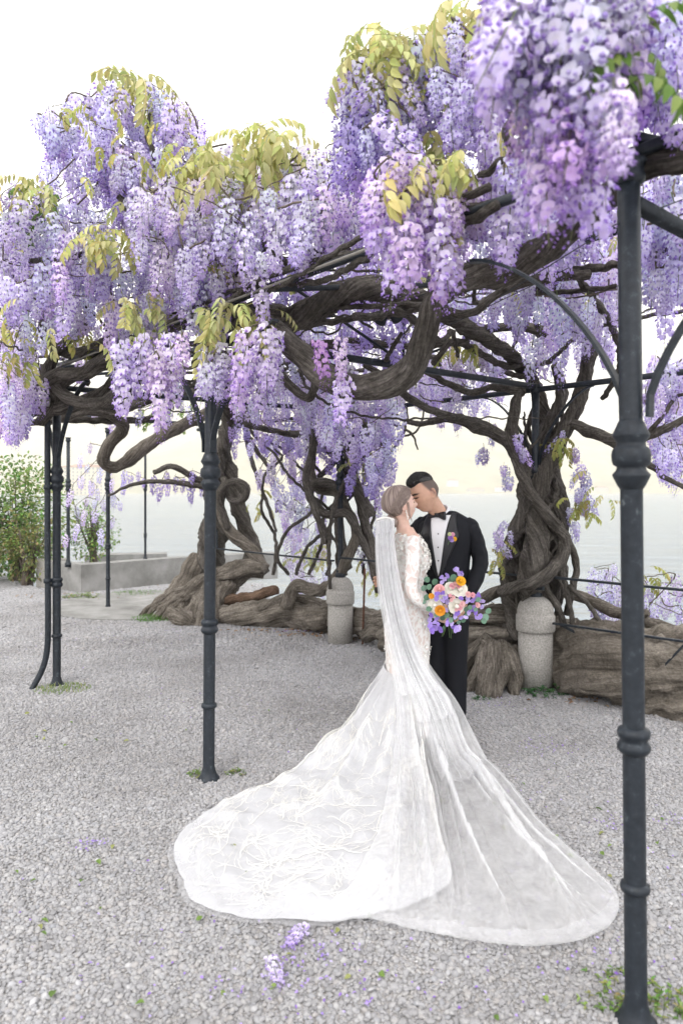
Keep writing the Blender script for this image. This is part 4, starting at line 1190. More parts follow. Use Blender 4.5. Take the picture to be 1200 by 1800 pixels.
# ------------------------------------------------------------------ young leaves
def leaves(vine, poly, Y0, Y1, n, kind, seed, scale=1.0):
    rr = random.Random(seed * 31 + n)
    for x, y in spread(poly, n, rr):
        me = rr.choice(LEAF[kind])
        o = bpy.data.objects.new('leaf', me); COL.objects.link(o); par(o, vine)
        o.location = P(x, y, rr.uniform(Y0, Y1)) + Vector((0, 0, .02))
        a = rr.uniform(0, 6.28)
        o.rotation_euler = (rr.gauss(0, .25), rr.gauss(0.15, .3), a)
        s = scale * rr.uniform(.75, 1.15); o.scale = (s, s, s)
        q = rr.uniform(.8, 1.15); o.color = (q * rr.uniform(.93, 1.08), q, q * rr.uniform(.85, 1.1), 1)
leaves(VL, [(175, 125), (200, 120), (270, 140), (265, 175), (215, 160)], 4.0, 4.4, 22, 'y', 1, 1.1)
leaves(VL, [(90, 195), (130, 185), (150, 205), (100, 210)], 4.1, 4.4, 6, 'o', 2, .8)
leaves(VL, [(290, 175), (330, 190), (340, 220), (300, 210)], 4.2, 4.6, 6, 'o', 3, .7)
leaves(VL, [(5, 310), (90, 310), (100, 350), (20, 340)], 4.1, 4.6, 16, 'y', 4)
leaves(VL, [(30, 335), (110, 335), (100, 390), (50, 395)], 4.2, 4.7, 16, 'g', 5)
leaves(VL, [(135, 400), (220, 400), (230, 440), (150, 445)], 4.0, 4.3, 18, 'y', 6)
leaves(VL, [(310, 265), (400, 265), (430, 300), (400, 335), (330, 330)], 3.5, 4.0, 44, 'y', 7, 1.1)
leaves(VL, [(395, 225), (450, 220), (520, 250), (500, 280), (420, 265)], 3.4, 3.8, 36, 'y', 8, 1.1)
leaves(VL, [(240, 330), (300, 320), (330, 350), (260, 370)], 3.9, 4.2, 12, 'y', 31)
leaves(VL, [(320, 440), (400, 430), (390, 480), (330, 480)], 3.8, 4.2, 10, 'o', 32)
leaves(VL, [(520, 270), (600, 260), (600, 300), (530, 310)], 3.7, 4.1, 12, 'y', 9)
leaves(VL, [(350, 535), (400, 525), (490, 540), (490, 585), (420, 590), (340, 590)], 3.45, 3.75, 26, 'y', 10)
leaves(VL, [(205, 510), (300, 510), (310, 560), (210, 560)], 4.0, 4.3, 16, 'y', 11)
leaves(VL, [(0, 550), (60, 560), (70, 640), (0, 650)], 4.8, 5.4, 16, 'o', 12)
leaves(VL, [(100, 560), (230, 570), (220, 600), (80, 600)], 5.0, 5.6, 12, 'o', 13)
leaves(VR, [(605, 70), (640, 45), (700, 55), (770, 85), (760, 110), (680, 110), (620, 105)], 2.8, 3.2, 54, 'y', 14, 1.15)
leaves(VR, [(770, 10), (860, 0), (870, 40), (800, 50)], 2.7, 3.1, 20, 'y', 15, 1.1)
leaves(VR, [(700, 300), (760, 285), (830, 270), (820, 310), (740, 345)], 2.4, 2.7, 26, 'y', 16)
leaves(VR, [(735, 225), (775, 240), (765, 290), (735, 280)], 2.8, 3.0, 6, 'y', 17)
leaves(VR, [(860, 220), (910, 215), (920, 260), (870, 270)], 2.6, 2.9, 7, 'y', 18, .8)
leaves(VR, [(780, 590), (830, 610), (800, 630)], 5.2, 5.8, 8, 'o', 19)
leaves(VF, [(1050, 90), (1100, 70), (1140, 70), (1130, 150), (1080, 170)], 1.45, 1.7, 9, 'g', 20, .8)
leaves(VR, [(935, 790), (990, 770), (1020, 800), (980, 800)], 5.5, 5.8, 8, 'o', 21, .9)
leaves(VR, [(985, 880), (1040, 880), (1050, 910), (1000, 905)], 5.7, 6.0, 8, 'o', 22, .9)
leaves(VR, [(860, 955), (890, 955), (880, 1000), (860, 985)], 5.6, 5.9, 6, 'o', 23, .8)
leaves(VR, [(1120, 1000), (1170, 1000), (1160, 1030), (1120, 1025)], 6.0, 6.3, 7, 'o', 24, .9)
leaves(VR, [(1030, 830), (1060, 880), (1075, 890)], 5.6, 5.9, 5, 'y', 25, .8)
leaves(VM, [(520, 955), (580, 960), (570, 1000), (510, 985)], 8.2, 8.8, 14, 'y', 26)
leaves(VM, [(620, 790), (650, 800), (640, 840), (610, 830)], 7.0, 7.4, 6, 'y', 27, .8)
leaves(VL, [(430, 880), (470, 860), (490, 890), (450, 910)], 8.9, 9.2, 8, 'o', 28, .8)
leaves(VL, [(220, 700), (350, 700), (330, 760), (240, 750)], 9.5, 10.5, 20, 'g', 29)
leaves(VM, [(640, 980), (680, 985), (670, 1030), (645, 1020)], 7.8, 8.2, 6, 'y', 30)

leaves(VB, WEB, 3.7, 5.4, 80, 'y', 40, .75)
leaves(VB, [(150, 180), (350, 230), (640, 300), (830, 260), (860, 330), (640, 380), (380, 330), (120, 260)], 3.4, 4.2, 40, 'o', 41, .7)

# ================================================================== people
def skin_mat():
    m, t, b, o = new_mat('skin')
    vc = N(t, 'VertexColor', layer_name='Col')
    g = N(t, 'NewGeometry')
    n1 = N(t, 'TexNoise', Scale=45, Detail=4)
    t.links.new(g.outputs['Position'], n1.inputs['Vector'])
    r = ramp(t, n1.outputs['Fac'], [(0.3, (0.94, 0.93, 0.92)), (0.7, (1.05, 1.05, 1.05))])
    mx = N(t, 'Mix', data_type='RGBA', blend_type='MULTIPLY'); mx.inputs[0].default_value = 1
    t.links.new(vc.outputs[0], mx.inputs[6]); t.links.new(r.outputs[0], mx.inputs[7])
    t.links.new(mx.outputs[2], b.inputs['Base Color'])
    b.inputs['Roughness'].default_value = 0.5
    b.inputs['Specular IOR Level'].default_value = 0.35
    b.inputs['Subsurface Weight'].default_value = 0.15
    b.inputs['Subsurface Radius'].default_value = (0.01, 0.004, 0.002)
    b.inputs['Subsurface Scale'].default_value = 0.6
    return m
M_skin = skin_mat()

def head_r(d):
    """surface of a head (face towards -Y, chin to crown 0.23 m, centre at mid height) along the unit direction d"""
    x, y, z = d.x * 0.074, d.y * 0.097, d.z * 0.116
    if d.z < 0:                      # jaw
        k = -d.z
        x *= 1 - 0.30 * k ** 1.4
        if d.y > 0: y *= 1 - 0.45 * k ** 0.8
        else: y *= 1 - 0.04 * k
    if d.y > 0 and d.z > -0.3: y *= 1.04
    p = Vector((x, y, z))
    def ga(cx_, cz, sx, sz): return math.exp(-((x - cx_) / sx) ** 2 - ((z - cz) / sz) ** 2)
    if d.y < 0:
        f = -d.y
        p.y -= f * (0.024 * ga(0, -0.026, 0.011, 0.012) + 0.013 * ga(0, -0.008, 0.009, 0.020))       # nose
        p.y -= f * (0.006 * ga(0, 0.022, 0.035, 0.010))                                          # brow
        p.y += f * (0.010 * ga(0.031, 0.004, 0.014, 0.010) + 0.010 * ga(-0.031, 0.004, 0.014, 0.010))  # eye sockets
        p.y -= f * (0.005 * ga(0.030, 0.003, 0.009, 0.006) + 0.005 * ga(-0.030, 0.003, 0.009, 0.006))  # lids
        p.y -= f * (0.009 * ga(0, -0.056, 0.017, 0.006) + 0.008 * ga(0, -0.068, 0.015, 0.006))       # lips
        p.y += f * 0.005 * ga(0, -0.082, 0.018, 0.006)
        p.y -= f * 0.010 * ga(0, -0.098, 0.018, 0.012)                                           # chin
        p.x += math.copysign(0.003, x) * (ga(0.05, -0.02, 0.02, 0.02) + ga(-0.05, -0.02, 0.02, 0.02))
    return p

def head_shape(M, n=56, m=44):
    V, Fs = [], []
    for i in range(m + 1):
        ph = math.pi * i / m
        for k in range(n):
            a = 2 * math.pi * k / n
            V.append(M @ head_r(Vector((math.sin(ph) * math.cos(a), math.sin(ph) * math.sin(a), math.cos(ph)))))
    for i in range(m):
        for k in range(n):
            Fs.append((i * n + k, (i + 1) * n + k, (i + 1) * n + (k + 1) % n, i * n + (k + 1) % n))
    return V, Fs

def ear(mb, M, s):
    pts = []
    for i in range(9):
        a = -2.2 + 4.2 * i / 8
        pts.append((*(M @ Vector((s * (0.076 + 0.010 * math.sin(a * .5 + .6)), 0.012 + 0.017 * math.cos(a), -0.002 + 0.030 * math.sin(a)))), 0.0055))
    tube(mb, pts, n=8, step=0.004)
    c = M @ Vector((s * 0.074, 0.008, -0.005))
    tube(mb, [(*(M @ Vector((s * 0.073, 0.010, -0.025))), 0.007), (*(M @ Vector((s * 0.074, 0.010, 0.0))), 0.011), (*(M @ Vector((s * 0.073, 0.012, 0.018))), 0.008)], n=8, step=0.006)

def hand(mb, wrist, dirv, palm_n, thumb_side, curl=0.5, size=1.0, r=0.0085):
    """palm and five separate bent fingers; dirv wrist->knuckles, palm_n out of the palm"""
    d = dirv.normalized(); nn = (palm_n - d * palm_n.dot(d)).normalized(); s = d.cross(nn) * thumb_side
    k = size
    for o_ in (-0.026, -0.009, 0.009, 0.026):
        a = wrist + s * o_ * 0.55 * k; b = wrist + d * 0.085 * k + s * o_ * k
        tube(mb, [(*a, 0.015 * k), (*lerp(a, b, .5), 0.0155 * k), (*b, 0.0125 * k)], n=8, step=0.012)
    for i, (o_, ln) in enumerate(((0.030, 0.072), (0.010, 0.080), (-0.010, 0.074), (-0.029, 0.058))):
        p = wrist + d * 0.088 * k + s * o_ * k
        pts = [(*p, r * k)]
        ang = curl * (0.7 + .12 * i)
        dd = d.copy()
        for j, fr in enumerate((0.45, 0.32, 0.23)):
            dd = (dd * math.cos(ang) + nn * math.sin(ang)).normalized()
            p = p + dd * ln * fr * k
            nn2 = nn
            pts.append((*p, r * k * (0.95 - 0.13 * j)))
            ang = curl * 0.9
            # turn the curl plane with the finger
            dd_ = dd
        tube(mb, pts, n=8, step=0.006)
    p0 = wrist + d * 0.025 * k + s * 0.026 * k
    p1 = p0 + (d * 0.6 + s * 0.75 + nn * 0.25).normalized() * 0.034 * k
    p2 = p1 + (d * 0.85 + s * 0.25 + nn * 0.45).normalized() * 0.030 * k
    p3 = p2 + (d * 0.85 + nn * 0.5 - s * 0.05).normalized() * 0.022 * k
    tube(mb, [(*p0, 0.0125 * k), (*p1, 0.0105 * k), (*p2, 0.0092 * k), (*p3, 0.0075 * k)], n=8, step=0.006)

def limb(mb, M, pts, n=16):
    tube(mb, [(*(M @ Vector(p[:3])), p[3]) for p in pts], n=n, step=0.02)

def paint(me, base, spots, Minv):
    """colours that belong to the skin itself: lips, brows, lashes, stubble; spots in head coordinates"""
    n = len(me.vertices)
    co = np.empty(n * 3, np.float32); me.vertices.foreach_get('co', co); co = co.reshape(-1, 3)
    A = np.array(Minv)
    h = co @ A[:3, :3].T + A[:3, 3]
    col = np.ones((n, 4), np.float32); col[:, :3] = base
    for fn, c, s in spots:
        w_ = np.clip(fn(h), 0, 1)[:, None] * s
        col[:, :3] = col[:, :3] * (1 - w_) + np.array(c) * w_
    a = me.color_attributes.new('Col', 'FLOAT_COLOR', 'POINT')
    a.data.foreach_set('color', col.ravel())

def spot(x, z, sx, sz, front=True):
    def f(h):
        g = np.exp(-(((h[:, 0] - x) / sx) ** 2 + ((h[:, 2] - z) / sz) ** 2) ** 2)
        return g * (h[:, 1] < -0.04) if front else g
    return f

def hair_cap(name, M, pmax, thick, mat, parent, n=72, m=26):
    """a shell over the scalp; pmax(azimuth) is where the hairline lies, thick(az, t) its depth. az 0 = front, pi = nape"""
    V, Fs, Gr = [], [], []
    for i in range(m + 1):
        t = i / m
        for k in range(n):
            az = 2 * math.pi * k / n
            ph = pmax(az) * t
            d = Vector((math.sin(ph) * math.sin(az), -math.sin(ph) * math.cos(az), math.cos(ph)))
            p = head_r(d)
            nrm = Vector((d.x / .074, d.y / .097, d.z / .116)).normalized()
            th, ex = thick(az, t, d)
            p = p + nrm * (th + 0.0012 * noise.noise(Vector((az * 14, t * 2, 3)))) + ex
            V.append(M @ p); Gr.append((math.sin(az) * 6, math.cos(az) * 6, t * 1.2))
    for i in range(m):
        for k in range(n):
            Fs.append((i * n + k, (i + 1) * n + k, (i + 1) * n + (k + 1) % n, i * n + (k + 1) % n))
    mb = MB(); mb.add(V, Fs, None, 0, Gr)
    return mb.build(name, mat, parent, grain=True)

def hair_mat(name, dark, mid, light, k=9.0, rough=0.45):
    m, t, b, o = new_mat(name)
    at = N(t, 'Attribute', attribute_name='grain')
    mp = N(t, 'Mapping'); mp.inputs['Scale'].default_value = (k, k, 1.2)
    t.links.new(at.outputs['Vector'], mp.inputs['Vector'])
    n1 = N(t, 'TexNoise', Scale=1.0, Detail=6, Roughness=0.7)
    t.links.new(mp.outputs[0], n1.inputs['Vector'])
    r = ramp(t, n1.outputs['Fac'], [(0.32, dark), (0.5, mid), (0.68, light)])
    t.links.new(r.outputs[0], b.inputs['Base Color'])
    b.inputs['Roughness'].default_value = rough
    b.inputs['Specular IOR Level'].default_value = 0.4
    bump(t, n1.outputs['Fac'], b, 0.5, 0.004)
    return m
M_hair_b = hair_mat('ash_mauve_hair', (0.095, 0.068, 0.058), (0.24, 0.18, 0.155), (0.52, 0.43, 0.375), k=2.2)
M_hair_g = hair_mat('black_hair', (0.006, 0.006, 0.006), (0.012, 0.011, 0.011), (0.025, 0.023, 0.022), k=2.0, rough=0.35)

def Rz(a): return Matrix.Rotation(math.radians(a), 4, 'Z')
def Rx(a): return Matrix.Rotation(math.radians(a), 4, 'X')
def Ry(a): return Matrix.Rotation(math.radians(a), 4, 'Y')

def on_face(x, z, off=0.0):
    """point on the face surface at (x, z) of the head frame"""
    d = Vector((x / .074, -1, z / .116))
    best = None
    for k in range(40):
        p = head_r(d.normalized())
        ex, ez = x - p.x, z - p.z
        d = d.normalized(); d.x += ex / .074 * .7; d.z += ez / .116 * .7
    p = head_r(d.normalized())
    return Vector((p.x, p.y - off, p.z))
def face_lines(M, parent, brow_col, thick):
    for s in (-1, 1):
        mb = MB(); tube(mb, [(*(M @ on_face(s * x, z, .0005)), r) for x, z, r in ((.014, .021, .0022 * thick), (.026, .0255, .0026 * thick), (.038, .025, .0022 * thick), (.047, .020, .0010))], n=6, step=.004); mb.build('eyebrow', brow_col, parent)
        mb = MB(); tube(mb, [(*(M @ on_face(s * x, z, .0004)), .0013) for x, z in ((.018, .000), (.026, -.003), (.034, -.0035), (.043, .000))], n=6, step=.004); mb.build('eyelashes', brow_col, parent)
    mb = MB(); tube(mb, [(*(M @ on_face(x, -.0615 + .02 * abs(x), .0002)), .0012) for x in (-.020, -.010, 0, .010, .020)], n=6, step=.004); mb.build('lip_line', M_lip, parent)
M_brow = plain('dark_brow', (0.015, 0.011, 0.010), .7)
M_brow2 = plain('brown_brow', (0.07, 0.045, 0.035), .7)
M_lip = plain('lip_shadow', (0.25, 0.09, 0.075), .6)
# ------------------------------------------------------------------ the groom
GP = Vector((0.705, 4.88, 0))
GM = Matrix.Translation(GP) @ Rz(-26)
groom = thing('person', 'person in a black dinner suit and bow tie bending to kiss, one hand in pocket', 'person', GP)
GH = Matrix.Translation(P(746, 868, 4.80)) @ Rz(-64) @ Rx(20) @ Ry(-3) @ Matrix.Scale(1.08, 4)
mb = MB()
V_, F_ = head_shape(GH); mb.add(V_, F_)
ear(mb, GH, 1); ear(mb, GH, -1)
hd = GH @ Vector((0, 0.025, -0.05))
nb = GM @ Vector((-0.02, 0.0, 1.40))
tube(mb, [(*nb, 0.062), (*lerp(nb, hd, .5), 0.058), (*hd, 0.058)], n=20, step=0.015)
tor = smooth_rings([(0.86, 0, 0, .15, .10), (1.0, 0, 0, .145, .095), (1.15, 0, 0, .16, .10), (1.28, 0, 0, .155, .09), (1.35, 0, 0, .12, .07), (1.42, 0, 0, .06, .055)])
V_, F_ = loft(tor, 28, GM, 2.3); mb.add(V_, F_)
G_ARM_L = [(0.165, 0.01, 1.375), (0.215, 0.02, 1.25), (0.238, 0.035, 1.10), (0.215, -0.03, 0.97), (0.175, -0.085, 0.86)]
G_ARM_R = [(-0.165, 0.0, 1.375), (-0.235, -0.02, 1.26), (-0.285, -0.06, 1.13), (-0.30, -0.15, 1.05), (-0.315, -0.24, 0.99)]
limb(mb, GM, [(*p, r) for p, r in zip([(.135, .01, 1.34)] + G_ARM_L[1:], (.036, .036, .034, .031, .026))])
limb(mb, GM, [(*p, r) for p, r in zip([(-.135, .01, 1.34)] + G_ARM_R[1:], (.036, .036, .034, .031, .026))])
hand(mb, GM @ Vector(G_ARM_L[-1]), (GM.to_3x3() @ Vector((-0.25, -0.25, -1))), GM.to_3x3() @ Vector((-1, 0, 0)), -1, 0.25)
hand(mb, GM @ Vector(G_ARM_R[-1]), (GM.to_3x3() @ Vector((-0.45, -0.85, -0.05))), GM.to_3x3() @ Vector((0.5, -0.8, 0)), 1, 0.35)
for s in (-1, 1):
    limb(mb, GM, [(s * .085, 0, .92, .085), (s * .088, -.005, .70, .078), (s * .09, 0, .48, .055), (s * .09, .012, .30, .052), (s * .092, .012, .09, .036), (s * .094, -0.03, .045, .034), (s * .10, -.12, .03, .028)])
me = remesh('body', mb, 0.0052, M_skin, 3)
Hi = GH.inverted()
def fade(h):      # clipped sides
    az = np.abs(np.arctan2(h[:, 0], -h[:, 1]))
    lim = np.interp(az, [0, .85, 1.1, 1.4, 1.75, 2.2, 3.2], [0.2, .085, 0.058, 0.02, -0.028, -0.05, -0.055])
    return np.clip((h[:, 2] - lim) / 0.03, 0, 1) * (np.abs(h[:, 0]) < .083) * (h[:, 2] > -0.075)
paint(me, (0.55, 0.335, 0.24), [
    (fade, (0.06, 0.053, 0.05), 0.88),
    (spot(0.031, 0.024, 0.021, 0.0065), (0.02, 0.014, 0.011), 1), (spot(-0.031, 0.024, 0.021, 0.0065), (0.02, 0.014, 0.011), 1),
    (spot(0.031, 0.001, 0.016, 0.0045), (0.02, 0.014, 0.011), 1), (spot(-0.031, 0.001, 0.016, 0.0045), (0.02, 0.014, 0.011), 1),
    (spot(0, -0.061, 0.022, 0.009), (0.52, 0.23, 0.19), .7),
    (lambda h: np.clip(1 - np.linalg.norm(h - np.array((0.076, 0.01, 0)), axis=1) / .035, 0, 1), (0.60, 0.30, 0.22), .5)], Hi)
link('body', me, groom)
face_lines(GH, groom, M_brow, 1.2)
def g_pm(az):
    a = min(az, 2 * math.pi - az)
    return float(np.interp(a, [0, .5, .9, 1.3, 1.8, 2.4, 3.15], [0.98, 0.92, 0.80, 0.80, 0.85, 0.95, 0.98]))
def g_th(az, t, d):
    fr = max(0, math.cos(az))
    e = 0.027 * (1 - t ** 2.6) * (0.8 + .3 * fr) + 0.002 + 0.0025 * noise.noise(Vector((az * 5, t * 9, 1)))
    return e, Vector((0, -0.020 * fr ** 2 * math.sin(math.pi * min(1, t) ** 2.2) , 0))
gh = hair_cap('hair', GH, g_pm, g_th, M_hair_g, groom)
rr = random.Random(23); mb = MB()
for k in range(170):
    az0 = rr.uniform(-1.0, 1.0) ; tt0 = rr.uniform(.55, 1.0); s_ = rr.uniform(-.25, .25)
    pts = []
    for i in range(6):
        t_ = i / 5
        x_ = lerp(math.sin(az0) * tt0, math.sin(az0) * .5 + s_, t_); y_ = lerp(-math.cos(az0) * tt0, .75 - rr.random() * .1, t_ * rr.uniform(.6, 1))
        r_ = min(.98, math.hypot(x_, y_)); az = math.atan2(x_, -y_) % (2 * math.pi)
        ph = g_pm(az) * r_; d = Vector((math.sin(ph) * math.sin(az), -math.sin(ph) * math.cos(az), math.cos(ph)))
        th, ex = g_th(az, r_, d); nrm = Vector((d.x / .074, d.y / .097, d.z / .116)).normalized()
        pts.append((*(GH @ (head_r(d) + nrm * (th + .001 + .003 * rr.random() * (1 - t_)) + ex)), .0013))
    tube(mb, pts, n=4, step=.012, seed=k)
st_ = mb.build('hair_strands', M_hair_g, gh, grain=True); st_['kind'] = 'stuff'

M_suit = noise_mat('black_wool', [(0.3, (0.0045, 0.005, 0.0075)), (0.7, (0.009, 0.0098, 0.014))], 300, 0.7, 0.25, 0.001, detail=3, spec=0.18)
M_satin = plain('black_satin', (0.010, 0.0105, 0.014), 0.35, 0.4)
M_shirt = plain('white_cotton', (0.70, 0.70, 0.72), 0.75, 0.2)
def jag(rings):
    return smooth_rings(rings)
JR = [(0.76, 0, 0.005, .190, .128), (0.86, 0, 0.0, .188, .125), (0.98, 0, -0.003, .176, .118), (1.06, 0, -0.003, .172, .115), (1.18, 0, -0.004, .186, .120), (1.28, 0, -0.004, .200, .122), (1.34, 0, 0.0, .202, .115), (1.385, 0, 0.004, .185, .100), (1.425, 0, 0.010, .13, .078), (1.45, 0, 0.016, .075, .06)]
JS = jag(JR)
mb = MB(); V_, F_ = loft(JS, 40, GM, 2.4); mb.add(V_, F_)
def crease(me, amp, sc):
    nr = [v.normal.copy() for v in me.vertices]
    for v, nv in zip(me.vertices, nr):
        p = v.co.copy()
        v.co = p + nv * amp * (noise.noise(Vector((p.x * sc, p.y * sc, p.z * sc * .7))) + .6 * noise.noise(Vector((p.x * sc * 2.3, p.y * sc * 2.3, p.z * sc * 1.9))))
me = remesh('jacket', mb, 0.007, M_suit, 5); crease(me, 0.0045, 9); jacket = link('jacket', me, groom)
for A_, sx in ((G_ARM_L, 1), (G_ARM_R, -1)):
    mb = MB(); limb(mb, GM, [(*p, r) for p, r in zip([(sx * 0.140, 0.008, 1.365), (sx * 0.178, 0.012, 1.332)] + A_[1:], (.058, .066, .060, .054, .051, .044))], 24)
    m2 = remesh('sleeve', mb, 0.007, M_suit, 3); crease(m2, 0.009, 13); link('sleeve', m2, jacket)
JB = BVHTree.FromPolygons([v.co.copy() for v in me.vertices], [tuple(p.vertices) for p in me.polygons])

def drape(name, cols, mat, off, parent, thick=0.004):
    """a panel laid on the front of the jacket: cols = rows of (x, z) in the wearer's frame"""
    V, Fs = [], []
    m, n = len(cols), len(cols[0])
    inv = GM.to_3x3()
    for lay in (off, off - thick):
        for row in cols:
            for x, z in row:
                o_ = GM @ Vector((x, -0.6, z)); hit = JB.ray_cast(o_, inv @ Vector((0, 1, 0)), 1.2)
                p = hit[0] if hit[0] is not None else GM @ Vector((x, -0.06, z))
                V.append(p - inv @ Vector((0, 1, 0)) * lay)
    s = m * n
    for i in range(m - 1):
        for k in range(n - 1):
            q = (i * n + k, i * n + k + 1, (i + 1) * n + k + 1, (i + 1) * n + k)
            Fs.append(q); Fs.append(tuple(s + j for j in q[::-1]))
    rim = [k for k in range(n)] + [i * n + n - 1 for i in range(1, m)] + [(m - 1) * n + k for k in range(n - 2, -1, -1)] + [i * n for i in range(m - 2, 0, -1)]
    for a, b in zip(rim, rim[1:] + rim[:1]):
        Fs.append((b, a, a + s, b + s))
    mb = MB(); mb.add(V, Fs)
    return mb.build(name, mat, parent)
def rows(zs, xl, xr, n=7):
    return [[(lerp(xl(z), xr(z), k / (n - 1)), z) for k in range(n)] for z in zs]
zs = [1.02 + 0.405 * i / 16 for i in range(17)]
tt = lambda z: (z - 1.02) / 0.405
drape('shirt', rows(zs, lambda z: -0.004 - 0.068 * tt(z) ** .8, lambda z: 0.004 + 0.068 * tt(z) ** .8), M_shirt, 0.008, groom)
for i in range(3):
    z = 1.12 + i * .09
    p = JB.ray_cast(GM @ Vector((0.0, -.6, z)), GM.to_3x3() @ Vector((0, 1, 0)), 1.2)[0]
    mb = MB(); lathe(mb, [(0.003, -0.002), (0.005, 0.0), (0.005, 0.002), (0.003, 0.003)], n=10, M=Matrix.Translation(p) @ Rz(-26) @ Rx(90) @ Matrix.Translation((0, 0, 0.0085))); mb.build('shirt_stud', M_satin, groom)
zl = [1.0 + 0.44 * i / 18 for i in range(19)]
def lw(z):
    t = (z - 1.0) / .44
    return 0.012 + 0.075 * min(1, t / .68) if t < .70 else 0.075 * max(0.35, 1 - (t - .70) * 2.2)
for s in (-1, 1):
    drape('lapel', rows(zl, lambda z: s * (0.002 + 0.066 * max(0, tt(z)) ** .85), lambda z: s * (0.002 + 0.066 * max(0, tt(z)) ** .85 + lw(z))) if s > 0 else rows(zl, lambda z: s * (0.002 + 0.066 * max(0, tt(z)) ** .85 + lw(z)), lambda z: s * (0.002 + 0.066 * max(0, tt(z)) ** .85)), M_satin, 0.012, jacket, .006)
mb = MB()
nbv = GM @ Vector((-0.018, -0.006, 1.425))
cdir = (hd - nb).normalized()
Mc = Matrix.Translation(nbv) @ cdir.to_track_quat('Z', 'Y').to_matrix().to_4x4()
lathe(mb, [(0.062, -0.02), (0.070, -0.015), (0.069, 0.022), (0.066, 0.036), (0.060, 0.036), (0.058, -0.01)], n=28, M=Mc)
mb.build('collar', M_shirt, groom)
# bow tie
bt = GM @ Vector((-0.022, -0.088, 1.425))
mb = MB()
Mb = Matrix.Translation(bt) @ Rz(-38)
for s in (-1, 1):
    V, Fs = [], []
    for i in range(7):
        t = i / 6
        h = 0.011 + 0.020 * t ** 0.8 - (0.004 if i == 6 else 0)
        y = 0.004 * math.sin(t * 5)
        for (yy, zz) in ((-0.009 + y, h), (-0.013 + y, 0), (-0.009 + y, -h), (0.007, -h * .95), (0.009, 0), (0.007, h * .95)):
            V.append(Mb @ Vector((s * (0.006 + 0.058 * t), yy, zz - 0.004 * t)))
    for i in range(6):
        for k in range(6):
            q = (i * 6 + k, i * 6 + (k + 1) % 6, i * 6 + 6 + (k + 1) % 6, i * 6 + 6 + k)
            Fs.append(q if s > 0 else q[::-1])
    Fs.append(tuple(36 + k for k in range(6)))
    mb.add(V, Fs)
box(mb, (0, -0.008, 0), (0.010, 0.012, 0.013), Mb)
mb.build('bow_tie', M_satin, groom)
mb = MB()
V_, F_ = loft(smooth_rings([(0.80, 0, .002, .155, .108), (0.88, 0, .002, .160, .110), (0.98, 0, 0, .15, .10)]), 30, GM, 2.3); mb.add(V_, F_)
for s in (-1, 1):
    limb(mb, GM, [(s * .078, .002, .90, .098), (s * .078, .0, .72, .096), (s * .074, s * .012, .50, .086), (s * .072, s * .016, .28, .080), (s * .07, s * .02, .06, .076)], 20)
me = remesh('trousers', mb, 0.008, M_suit, 5); crease(me, 0.005, 7); link('trousers', me, groom)
for s in (-1, 1):
    mb = MB()
    for (y0, z0, rx_) in ((0.06, .035, .036),):
        tube(mb, [(*(GM @ Vector((s * .09, 0.055, .038))), .034), (*(GM @ Vector((s * .092, 0.0, .042))), .040), (*(GM @ Vector((s * .098, -.08, .034))), .042), (*(GM @ Vector((s * .104, -.15, .028))), .034), (*(GM @ Vector((s * .106, -.19, .024))), .020)], n=16, step=.015)
    mb.build('shoe', plain('black_leather', (0.008, 0.008, 0.009), 0.25, 0.5), groom)
# jacket side: pocket flap and sleeve buttons
drape('pocket_flap', rows([0.885, 0.895, 0.915, 0.93], lambda z: 0.075, lambda z: 0.145, 5), M_suit, 0.006, jacket, .004)

# ------------------------------------------------------------------ the bride
BP = Vector((0.43, 4.68, 0))
BM = Matrix.Translation(BP) @ Rz(104)
bride = thing('person', 'person in a white lace gown with long veil and train, holding a bouquet, kissing', 'person', BP)
BH = Matrix.Translation(P(705, 888, 4.66)) @ Rz(106) @ Rx(-14) @ Matrix.Scale(0.96, 4)
B_ARM_R = [(-0.140, 0.008, 1.285), (-0.195, 0.03, 1.14), (-0.225, 0.045, 0.955), (-0.20, -0.06, 0.86), (-0.145, -0.165, 0.775)]
B_ARM_L = [(0.140, 0.005, 1.285), (0.185, -0.03, 1.12), (0.19, -0.07, 0.98), (0.13, -0.12, 0.92), (0.03, -0.175, 0.83)]
BT = [(0.55, 0, 0.0, .16, .125), (0.70, 0, 0.0, .165, .13), (0.82, 0, -0.002, .145, .112), (0.93, 0, -.005, .118, .088), (1.03, 0, -.012, .122, .092), (1.12, 0, -.025, .14, .108), (1.20, 0, -.018, .15, .10), (1.28, 0, -.004, .145, .078), (1.315, 0, .006, .10, .060), (1.35, 0, .010, .055, .048)]
mb = MB()
V_, F_ = head_shape(BH); mb.add(V_, F_)
ear(mb, BH, 1); ear(mb, BH, -1)
hb, nb2 = BH @ Vector((0, 0.022, -0.05)), BM @ Vector((0, 0.008, 1.27))
tube(mb, [(*nb2, 0.050), (*lerp(nb2, hb, .5), 0.046), (*hb, 0.047)], n=20, step=0.015)
V_, F_ = loft(smooth_rings(BT), 28, BM, 2.1); mb.add(V_, F_)
limb(mb, BM, [(*p, r) for p, r in zip(B_ARM_R, (.040, .036, .031, .028, .021))])
limb(mb, BM, [(*p, r) for p, r in zip(B_ARM_L, (.040, .036, .031, .028, .021))])
B3 = BM.to_3x3()
WR = BM @ Vector(B_ARM_R[-1])
hand(mb, WR, B3 @ Vector((0.25, -0.9, -0.25)), B3 @ Vector((0.95, 0.2, 0.1)), 1, 0.75, 0.88)
hand(mb, BM @ Vector(B_ARM_L[-1]), B3 @ Vector((-0.15, -0.9, -0.3)), B3 @ Vector((-0.95, 0.1, 0.1)), -1, 0.75, 0.88)
